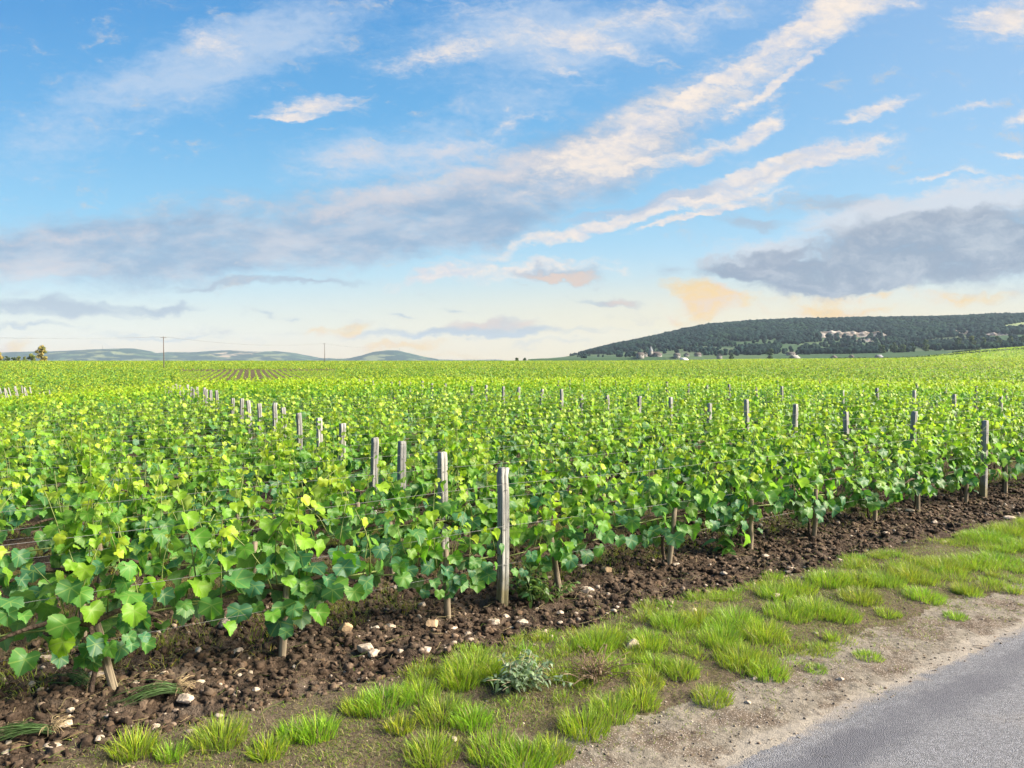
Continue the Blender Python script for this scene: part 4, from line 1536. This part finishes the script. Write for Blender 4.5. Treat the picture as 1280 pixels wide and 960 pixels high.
for s, word in ((-.75, 'near'), (0, 'middle'), (.75, 'far')):
    a = Acc()
    f = np.linspace(-.8, 1.6, 40)
    seg = f - np.floor(f)
    p = tips[0] + np.outer(f, tips[1] - tips[0]) + np.array([s, 0, 0])
    p[:, 2] -= 4 * 1.6 * seg * (1 - seg)
    add_tube(a, p, .012, sides=4)
    put('power_line', a.mesh('power_line', M_WIRE), label=f'{word} strand of the thin power line between the utility poles', cat='power line', group='power line strands')

# ------------------------------------------------------------------ hills
def m_hill(name, woods, fields, scale, woodiness):
    m, T = new_mat(name)
    p = pos(T)
    v = T.node('ShaderNodeTexVoronoi')
    T.put(v.inputs['Vector'], T.mapping(p, scale=(scale, scale * .55, scale * 3)))
    v.inputs['Scale'].default_value = 1.0
    sp = T.node('ShaderNodeSeparateXYZ')
    T.link(v.outputs['Color'], sp.inputs[0])
    n = T.noise(p, scale * 1.6, 5, .6)
    f = T.noise(p, .03, 4, .6)
    c = T.ramp(sp.outputs[0], [(0, fields[0]), (.35, fields[1]), (.65, fields[2]), (.9, fields[3])], 'CONSTANT')
    w = T.mix(f, tuple(q * .6 for q in woods), tuple(q * 1.4 for q in woods))
    c = T.mix(T.smooth(n, woodiness, woodiness + .04), c, w)
    finish(T, principled(T, c, .95, .05))
    return m


FIELDS = [(.06, .10, .055), (.12, .14, .075), (.05, .085, .05), (.27, .22, .16)]
M_HILL_FAR = m_hill('far_hill_cover', (.012, .034, .030), FIELDS, .0045, .44)


def hill(name, profile, D, depth, mat, seed, base_py=453, nx=160, ny=40, rough=.6):
    xs = np.array([q[0] for q in profile], float)
    ys = np.array([q[1] for q in profile], float)
    px = np.linspace(xs[0], xs[-1], nx)
    top = np.interp(px, xs, ys)
    s = np.linspace(0, 2, ny)
    PX, S = np.meshgrid(px, s)
    DD = D - depth + S * depth
    zt = H_EYE + (450 - np.interp(PX, xs, ys)) / 950.0 * D
    zb = H_EYE + (450 - base_py) / 950.0 * (D - depth) - 4
    k = ss(0, 1, S) * (S <= 1) + (1 - ss(1, 2, S)) * (S > 1)
    X = (PX - 640) / 950.0 * D
    Y = DD
    Z = zb + (zt - zb) * k + rough * D * .004 * (fbm(X / D * 40, Y / D * 40, seed, 4) - .5) * np.minimum(1, k * 3)
    V = np.stack([X, Y, Z], -1).reshape(-1, 3)
    i, j = np.meshgrid(np.arange(ny - 1), np.arange(nx - 1), indexing='ij')
    Fq = np.stack([i * nx + j, i * nx + j + 1, (i + 1) * nx + j + 1, (i + 1) * nx + j], -1).reshape(-1, 4)
    return put(name, make_mesh(name, V, Fq, mat, smooth=True), kind='structure')


hill('hill', [(-160, 444), (-60, 442), (10, 440.5), (60, 439.5), (110, 437.5), (150, 436), (168, 435.8), (176, 439), (190, 441), (212, 443.5), (235, 447), (270, 452)], 5200, 900, M_HILL_FAR, 3)
hill('hill', [(140, 452), (180, 444), (212, 440), (240, 441), (265, 439), (290, 438), (320, 440), (345, 439.2), (365, 441), (385, 445), (402, 449), (425, 453)], 5800, 1000, M_HILL_FAR, 4)
hill('hill', [(385, 452), (410, 448), (425, 449), (443, 447.5), (458, 443.5), (470, 439.5), (485, 437.8), (500, 439), (515, 442.5), (530, 446.2), (545, 449), (560, 453)], 5400, 800, M_HILL_FAR, 5)
hill('hill', [(-400, 449), (-100, 446.5), (200, 447), (420, 447.8), (620, 450), (700, 453)], 6100, 250, M_HILL_FAR, 6)

# the wooded hill with the old quarry
RIDGE = [(660, 450), (705, 446.5), (735, 440.5), (780, 433), (830, 422.5), (880, 411.5), (940, 406.5), (1000, 404), (1100, 402.5), (1200, 400), (1280, 397.5), (1400, 396), (1560, 410), (1700, 440)]
RX, RY = np.array([q[0] for q in RIDGE], float), np.array([q[1] for q in RIDGE], float)
HD, HF = 2150.0, 1000.0            # ridge and foot distance


def hill_point(px, s):
    """px: bearing, s: 0 foot .. 1 ridge .. 1.6 behind"""
    px = np.asarray(px, float)
    s = np.asarray(s, float)
    D = HF + (HD - HF) * s
    py_top = np.interp(px, RX, RY)
    zt = H_EYE + (450 - py_top) / 950.0 * HD
    foot = np.interp(px, [660, 800, 1000, 1130, 1280, 1450], [449, 446.5, 444.5, 441, 434, 434])
    zf = H_EYE + (450 - foot) / 950.0 * HF
    shape = .40 * s + .60 * ss(.12, .98, s)
    z = zf + (zt - zf) * np.minimum(shape, 1.0)
    z = np.where(s > 1, zt - (s - 1) * 60, z)
    X = (px - 640) / 950.0 * D
    z = z + 5 * (fbm(X / 160, D / 160, 8, 3) - .5) * np.clip(s * 4, 0, 1)
    return X, D, z


def hill_mat():
    m, T = new_mat('wooded_hill_cover')
    p = pos(T)
    v = T.node('ShaderNodeTexVoronoi')
    T.put(v.inputs['Vector'], T.mapping(p, scale=(.006, .006, .02)))
    v.inputs['Scale'].default_value = 1.0
    sp = T.node('ShaderNodeSeparateXYZ')
    T.link(v.outputs['Color'], sp.inputs[0])
    f = T.noise(p, .05, 4)
    c = T.ramp(sp.outputs[0], [(0, (.055, .095, .05)), (.3, (.075, .115, .06)), (.6, (.045, .085, .045)), (.85, (.09, .12, .07))], 'CONSTANT')
    c = T.mix(T.lin(f, .3, .7, 0, .4), c, (.05, .085, .035))
    finish(T, principled(T, c, .95, .05))
    return m


pxs = np.linspace(660, 1700, 300)
sv = np.linspace(-.05, 1.5, 90)
PXg, SG = np.meshgrid(pxs, sv)
X, Y, Z = hill_point(PXg, SG)
Z = Z - np.where(SG < 0, 8, 0)
V = np.stack([X, Y, Z], -1).reshape(-1, 3)
i, j = np.meshgrid(np.arange(89), np.arange(299), indexing='ij')
Fq = np.stack([i * 300 + j, i * 300 + j + 1, (i + 1) * 300 + j + 1, (i + 1) * 300 + j], -1).reshape(-1, 4)
put('hill', make_mesh('wooded_hill', V, Fq, hill_mat(), smooth=True), kind='structure')


def s_for(px, py):
    """slope position that shows at height py on bearing px"""
    s = np.linspace(0, 1, 400)
    X, D, z = hill_point(np.full(400, px), s)
    row = 450 - (z - H_EYE) / D * 950
    return float(s[np.argmin(np.abs(row - py))])


# quarry faces, pale rock
M_CLIFF = None


def cliff_mat():
    m, T = new_mat('quarry_rock')
    p = pos(T)
    a = T.noise(T.mapping(p, scale=(.05, .05, .16)), 1.0, 6, .65)
    b = T.noise(T.mapping(p, scale=(.16, .16, .03)), 1.0, 5, .6)
    c = T.mix(T.smooth(a, .36, .66), (.13, .105, .085), (.44, .39, .35))
    c = T.mix(T.smooth(b, .58, .68, 0, .7), c, (.10, .10, .06))
    finish(T, principled(T, c, .95, .05, a, .8, 2.0))
    return m


M_CLIFF = cliff_mat()


def cliff(px0, px1, pyt, pyb, label, seed, D=None):
    rg = np.random.default_rng(seed)
    nx, nz = 60, 8
    sx = s_for((px0 + px1) / 2, (pyt + pyb) / 2)
    D = HF + (HD - HF) * sx - 26
    PX = np.linspace(px0, px1, nx)
    top = pyt + 5.5 * (fbm(np.arange(nx) * .22, np.zeros(nx), seed, 3) - .5)
    bot = pyb + 3.5 * (fbm(np.arange(nx) * .30, np.ones(nx), seed + 1, 3) - .5)
    end = np.minimum(1, np.minimum(np.arange(nx), np.arange(nx)[::-1]) / 5.0)
    mid = (pyt + pyb) / 2
    top, bot = mid + (top - mid) * end, mid + (bot - mid) * (.3 + .7 * end)
    V = []
    for q in range(nz):
        f = q / (nz - 1)
        row = bot + (top - bot) * f
        dep = D + 14 * f + 9 * (fbm(np.arange(nx) * .35, np.full(nx, q * .5), seed + 2, 3) - .5)
        V.append(np.column_stack([(PX - 640) / 950.0 * D, dep, H_EYE + (450 - row) / 950.0 * D]))
    back = V[-1] + np.array([0, 40, -3.0])
    V.append(back)
    bb = V[0] + np.array([0, 90, -8.0])
    V.insert(0, bb)
    V = np.concatenate(V)
    n = nz + 2
    i, j = np.meshgrid(np.arange(n - 1), np.arange(nx - 1), indexing='ij')
    Fq = np.stack([i * nx + j, i * nx + j + 1, (i + 1) * nx + j + 1, (i + 1) * nx + j], -1).reshape(-1, 4)
    put('quarry_face', make_mesh('quarry_face', V, Fq, M_CLIFF), label=label, cat='cliff')


cliff(1022, 1114, 414.5, 426, 'long pale quarry face cut into the wooded hill', 1)
cliff(1068, 1094, 424.5, 428.5, 'narrow pale rock step just below the long quarry face', 2)
cliff(1178, 1218, 413.5, 420.5, 'short pinkish quarry face half hidden among the hill trees', 3)
cliff(1236, 1262, 416.5, 420, 'small reddish rock face nearest the bright hill field', 4)

# pale clearing high on the hill
cl_s0, cl_s1 = s_for(1262, 413), s_for(1262, 404.5)


def clearing_mask(px, s):
    f = (px - 1232) / 60.0
    return (px > 1236) & (s > cl_s0 - .02 + .02 * np.maximum(0, 1 - f * 2)) & (s < cl_s0 + (cl_s1 - cl_s0) * np.clip(f * 1.3, 0, 1.1))


pc = np.linspace(1238, 1420, 40)
fc = np.linspace(0, 1, 14)
PC, FC = np.meshgrid(pc, fc)
SC = cl_s0 + (cl_s1 - cl_s0) * FC * np.clip((PC - 1232) / 46.0, 0, 1.1)
X, Y, Z = hill_point(PC, SC)
V = np.stack([X, Y, Z + 3.0], -1).reshape(-1, 3)
i, j = np.meshgrid(np.arange(13), np.arange(39), indexing='ij')
Fq = np.stack([i * 40 + j, i * 40 + j + 1, (i + 1) * 40 + j + 1, (i + 1) * 40 + j], -1).reshape(-1, 4)
put('meadow', make_mesh('meadow', V, Fq, m_simple('hill_meadow', (.135, .175, .065), .95, .2, .03, .0), smooth=True), kind='structure')


def woods():
    rg = np.random.default_rng(17)
    N = 34000
    px = rg.uniform(712, 1420, N)
    s = rg.uniform(0.02, 1.04, N)
    X, Y, Z = hill_point(px, s)
    py = 450 - (Z - H_EYE) / Y * 950
    frac = (py - np.interp(px, RX, RY)) / (447 - np.interp(px, RX, RY))
    patch = fbm(px / 30.0, py / 3.2, 61, 3)
    dens = np.where(frac < .42, 1.0, np.where(patch > .50, .95, .03))
    dens = np.where(py > 442.5 - 6 * ss(1080, 1280, px), dens * .08, dens)
    dens = np.where(clearing_mask(px, s), 0, dens)
    # keep the quarry faces open
    for (a, b, t0, b0) in ((1030, 1108, 417.5, 426), (1184, 1212, 416, 420.5), (1070, 1092, 424, 428.5)):
        dens = np.where((px > a) & (px < b) & (py > t0 - .5) & (py < b0 + 6), .09, dens)
    ok = rg.random(N) < dens
    px, s, X, Y, Z = px[ok], s[ok], X[ok], Y[ok], Z[ok]
    a = Acc()
    V0, F0 = ICO[1]
    n = len(X)
    fr = (450 - (Z - H_EYE) / Y * 950 - np.interp(px, RX, RY)) / (447 - np.interp(px, RX, RY))
    h = rg.uniform(7, 13, n) * (1 - .42 * ss(.35, .6, fr)) * (.45 + .55 * ss(715, 775, px))
    w = h * rg.uniform(.42, .62, n)
    Vn = V0[None] * (1 + rg.normal(0, .16, (n, len(V0), 1)))
    Vs = Vn * np.stack([w, w, h * .55], -1)[:, None] + np.stack([X, Y, Z + h * .5], -1)[:, None]
    pal = np.array([(.007, .022, .021), (.009, .026, .022), (.005, .017, .018), (.012, .031, .022), (.016, .038, .023)])
    big = fbm(X / 70, Y / 140, 66, 3)
    c = pal[np.clip((big * 7 - 1.2 + rg.normal(0, .7, n)).astype(int), 0, 4)] * rg.uniform(.75, 1.25, (n, 1))
    Fa = (F0[None] + (np.arange(n) * len(V0))[:, None, None]).reshape(-1, 3)
    a.add(Vs.reshape(-1, 3), Fa, np.repeat(c, len(V0), axis=0))
    mt, T = new_mat('distant_wood')
    nz_ = T.noise(pos(T), .35, 4, .65)
    cc = T.mix(1.0, attr(T, 'tint'), T.ramp(nz_, [(.3, (.72,) * 3), (.7, (1.28,) * 3)]), 'MULTIPLY')
    finish(T, principled(T, cc, .95, .05, nz_, 1.0, 1.2))
    put('woods', a.mesh('woods', mt), label='dark wood covering the long hill beyond the vineyard', cat='woods', kind='stuff')


woods()

def ground_top(x, y):
    z = float(terrain(x, y))
    if y >= HF - 40:
        s_ = (y - HF) / (HD - HF)
        hx, hd, hz_ = hill_point(np.array([x / y * 950 + 640]), np.array([max(s_, 0.0)]))
        z = max(z, float(hz_[0]) - (0 if s_ >= 0 else 2))
    return z


# trees one can tell apart at the foot of the hill
DARKG = [(.035, .065, .025), (.05, .085, .03), (.028, .055, .024)]
LITE = [(.06, .095, .03), (.075, .11, .035)]
FOOT = [(963, 446, 436.5, 900, 9.5, 'round dark tree standing alone before the hill', DARKG), (914, 446.5, 441.5, 940, 6.5, 'small dark tree alone on the plain between village and barn', DARKG),
        (1102, 442, 430, 1010, 11, 'broad tree at the low end of the row under the quarry', DARKG), (1116, 441.5, 427, 1020, 12, 'tall round tree second in the row under the quarry', DARKG), (1128, 441, 429, 1020, 9, 'middling tree third in the row under the quarry', LITE), (1140, 440, 428.5, 1030, 9, 'middling tree fourth in the row under the quarry', DARKG), (1156, 438, 424, 1030, 12, 'tallest bright tree of the row under the quarry', LITE), (1170, 436, 428, 1040, 8, 'low tree right after the tallest bright tree', DARKG),
        (1198, 433, 421, 1040, 12, 'dark spreading tree under the short pinkish quarry face', DARKG), (1214, 432.5, 420, 1050, 12, 'golden green tree beside the short pinkish quarry face', [(.10, .11, .03), (.06, .085, .03)]), (1230, 431, 419.5, 1050, 11, 'pale topped tree past the golden green tree', LITE), (1246, 430, 420, 1050, 11, 'dark tree below the small reddish rock face', DARKG), (1262, 428, 420, 1050, 10, 'dark tree near the photo edge above the sloping field', DARKG), (1278, 426.5, 418, 1050, 10, 'dark tree at the photo edge above the sloping field', DARKG)]
for i, (px, pb_, pt_, D, w, lab, pal) in enumerate(FOOT):
    x, y = ray_at(px, D)
    zb = ground_top(x, y) - .2
    tree('field_tree' if i < 2 else 'hillside_tree', x, y, zb, zpix(pt_, D) - zb, w, lab, 'tree', pal, 60 + i, 1100, .85, .08, group='trees at the foot of the hill')


# ------------------------------------------------------------------ village, barn, church, van
M_WALL = m_simple('pale_render_wall', (.22, .215, .20), .9, .1, .6, .1)
M_ROOF = m_simple('brown_tile_roof', (.085, .075, .07), .9, .25, .8, .2)
M_SLATE = m_simple('grey_slate_roof', (.16, .17, .19), .8, .2, .8, .2)
M_PANE = m_simple('dark_window_glass', (.03, .035, .04), .2, .1, 1, 0)


def box_faces(a, x0, x1, y0, y1, z0, z1):
    V = [(x, y, z) for z in (z0, z1) for (x, y) in ((x0, y0), (x1, y0), (x1, y1), (x0, y1))]
    a.add(V, [(0, 1, 5, 4), (1, 2, 6, 5), (2, 3, 7, 6), (3, 0, 4, 7), (4, 5, 6, 7), (3, 2, 1, 0)])


def house(px, py, D, w, h, label, rz=0., roof=M_ROOF, name='house', cat='house', dep=8):
    w, h, dep = w * .8, h * .8, dep * .8
    x, y = ray_at(px, D)
    e = empty(name, (x, y, ground_top(x, y)), rz, label, cat, 'village buildings before the hill' if name == 'house' else None)
    a = Acc()
    box_faces(a, -w / 2, w / 2, -dep / 2, dep / 2, -3, h)
    g = h + dep * .36
    a.add([(-w / 2, -dep / 2, h), (-w / 2, dep / 2, h), (-w / 2, 0, g), (w / 2, -dep / 2, h), (w / 2, dep / 2, h), (w / 2, 0, g)], [(0, 2, 1), (3, 4, 5)])
    put('wall', a.mesh('wall', M_WALL), e)
    r = Acc()
    o = .5
    for s in (-1, 1):
        y0, z0 = s * (dep / 2 + o), h - o * .72 + .1
        r.add([(-w / 2 - o, y0, z0), (w / 2 + o, y0, z0), (w / 2 + o, 0, g + .12), (-w / 2 - o, 0, g + .12), (-w / 2 - o, y0, z0 + .25), (w / 2 + o, y0, z0 + .25), (w / 2 + o, 0, g + .37), (-w / 2 - o, 0, g + .37)],
              [(0, 1, 2, 3), (4, 5, 6, 7), (0, 1, 5, 4), (1, 2, 6, 5), (3, 0, 4, 7)])
    put('roof', r.mesh('roof', roof), e)
    for q in range(2):
        b = Acc()
        cx = (-.25 + .5 * q) * w
        box_faces(b, cx - .5, cx + .5, -dep / 2 - .05, -dep / 2 + .02, h * .4, h * .8)
        put('window', b.mesh('window', M_PANE), e)
    return e


house(800, 446.5, 1000, 11, 4.5, 'pale long house at the near end of the village', .3)
house(806, 446.5, 1010, 9, 5, 'pale gabled house beside the church', 1.3)
house(822, 446.3, 1010, 12, 3.5, 'low brown roofed house right of the church', .1)
house(846, 446, 1000, 8, 3, 'small pale house past the church on the plain', .4)
house(858, 446, 1010, 7, 3.2, 'second small pale house past the church', 1.2)
house(872, 446, 1010, 9, 3, 'small brown roofed house near the lone small tree', .2)
house(899, 446.5, 960, 5, 3.4, 'tiny white gabled hut beside the lone small tree', 1.5)
house(993, 446.2, 900, 11, 2.2, 'broad pale barn with a sloping roof below the quarry hill', .5, M_WALL, 'barn', 'barn', 11)
house(988, 441, 1010, 13, 2.6, 'long low brown roofed shed behind the barn', 0.05)
house(1004, 437, 1180, 8, 3.5, 'white house up among the trees above the barn', .3)
house(1042, 444, 900, 5, 2.6, 'small pale hut alone on the plain right of the barn', .6)
house(1098, 443, 900, 8, 3.2, 'white hut with dark roof under the row of trees', .2, M_SLATE)
house(1064, 443.5, 920, 3, 3.5, 'narrow white hut left of the dark roofed hut', .2)
# church
x, y = ray_at(813.5, 1015)
e = empty('church', (x, y, ground_top(x, y)), .2, 'small church with pointed grey spire in the village', 'church')
a = Acc()
box_faces(a, -2, 2, -2, 2, -2, 8)
put('tower', a.mesh('tower', M_WALL), e)
a = Acc()
a.add([(-2.3, -2.3, 8), (2.3, -2.3, 8), (2.3, 2.3, 8), (-2.3, 2.3, 8), (0, 0, 15)], [(0, 1, 4), (1, 2, 4), (2, 3, 4), (3, 0, 4)])
put('spire', a.mesh('spire', M_SLATE), e)
a = Acc()
box_faces(a, 2.05, 12, -3, 3, -2, 4)
put('nave', a.mesh('nave', M_WALL), e)
a = Acc()
a.add([(2.1, -3.4, 3.8), (12.4, -3.4, 3.8), (12.4, 0, 7), (2.1, 0, 7), (12.4, 3.4, 3.8), (2.1, 3.4, 3.8)], [(0, 1, 2, 3), (3, 2, 4, 5)])
put('roof', a.mesh('roof', M_ROOF), e)

# radio masts on the far hills
for (px, pyb_, pyt_, D, lab) in ((128.5, 437, 431.5, 5200, 'thin radio mast on top of the flat far hill'), (499.5, 440, 435, 5300, 'thin radio mast on the shoulder of the cone shaped hill')):
    x, y = ray_at(px, D)
    a = Acc()
    zb, zt = zpix(pyb_, D) - 8, zpix(pyt_, D)
    add_tube(a, [(0, 0, 0), (0, 0, (zt - zb) * .6), (0, 0, zt - zb)], [1.6, 1.2, .6], sides=6)
    put('radio_mast', a.mesh('radio_mast', M_POLE), None, (x, y, zb), label=lab, cat='radio mast', group='radio masts on the far hills')

# white van on the track at the crest
M_WHITE = m_simple('white_paint', (.75, .75, .74), .4, .03, 2, 0)
M_TYRE = m_simple('tyre_rubber', (.02, .02, .02), .8, .1, 5, .1)
x, y = ray_at(855, 425)
e = empty('van', (x, y, float(terrain(x, y)) + .55), .1, 'tiny white van parked among the vines on the far crest', 'van')
a = Acc()
prof = [(-2.2, .35), (2.2, .35), (2.3, .9), (1.7, 1.15), (1.15, 1.85), (-2.1, 1.95), (-2.25, 1.2)]
n = len(prof)
V = [(px_, s * .85, pz) for s in (-1, 1) for px_, pz in prof]
a.add(V, [(q, (q + 1) % n, n + (q + 1) % n, n + q) for q in range(n)])
a.F3.append(np.array([(0, q + 1, q) for q in range(1, n - 1)] + [(n, n + q, n + q + 1) for q in range(1, n - 1)]))
put('body', a.mesh('body', M_WHITE), e)
a = Acc()
for s in (-1, 1):
    a.add([(.5, s * .86, 1.2), (1.45, s * .86, 1.2), (1.05, s * .86, 1.75), (.5, s * .86, 1.75)], [(0, 1, 2, 3)])
put('window', a.mesh('window', M_PANE), e)
for sx in (-1.4, 1.4):
    for sy in (-.8, .8):
        a = Acc()
        add_tube(a, [(sx, sy - .1, .35), (sx, sy, .35), (sx, sy + .1, .35)], .35, sides=12)
        put('wheel', a.mesh('wheel', M_TYRE), e)


# dark hedges along the field edges below the hill
def hedge(p0, p1, py0, py1, D, h, label, seed):
    rg = np.random.default_rng(seed)
    a = Acc()
    m = 1500
    f = rg.random(m)
    px = p0 + (p1 - p0) * f
    py = py0 + (py1 - py0) * f
    Dq = D + rg.normal(0, .8, m)
    P = np.column_stack([(px - 640) / 950 * Dq, Dq, terrain((px - 640) / 950 * Dq, Dq) + .5 + h * rg.random(m) * (.6 + .4 * vnoise(f * 60, f * 0, seed)) - .4])
    leaves_into(a, LEAF_LO, P, rg.normal(0, 1, (m, 3)), rg.normal(0, .6, (m, 3)) + np.array([0, -.4, .5]), rg.uniform(.4, .8, m), np.tile(np.array((.03, .055, .025)), (m, 1)) * rg.uniform(.7, 1.3, (m, 1)), rg, luv=False)
    put('hedge', a.mesh('hedge', M_TREE), label=label, cat='hedge', group='hedges below the hill')


hedge(1110, 1330, 441.5, 436.5, 640, 2.2, 'long dark hedge crossing the sloping field under the hill', 1)
hedge(1040, 1110, 443.5, 442.2, 690, 2.0, 'short dark hedge in front of the white huts', 2)
hedge(1190, 1225, 434, 432.5, 830, 2.8, 'short thick hedge higher up the sloping field', 3)

# ------------------------------------------------------------------ haze
bpy_me = Acc()
box_faces(bpy_me, -6500, 6500, -2500, 6400, -40, 210)
hm = bpy.data.materials.new('haze_air')
hm.use_nodes = True
T = NT(hm.node_tree)
T.n.clear()
T.out = T.node('ShaderNodeOutputMaterial')
pv = T.node('ShaderNodeVolumePrincipled')
pv.inputs['Color'].default_value = (.50, .64, .80, 1)
pv.inputs['Density'].default_value = 0.000075
pv.inputs['Anisotropy'].default_value = 0.0
T.link(pv.outputs[0], T.out.inputs['Volume'])
hz = put('haze', bpy_me.mesh('haze', hm), kind='stuff')
print('FAR LEAVES', n_far, 'POSTS', posts, 'SINGLES', len(singles), 'REST', len(rest))
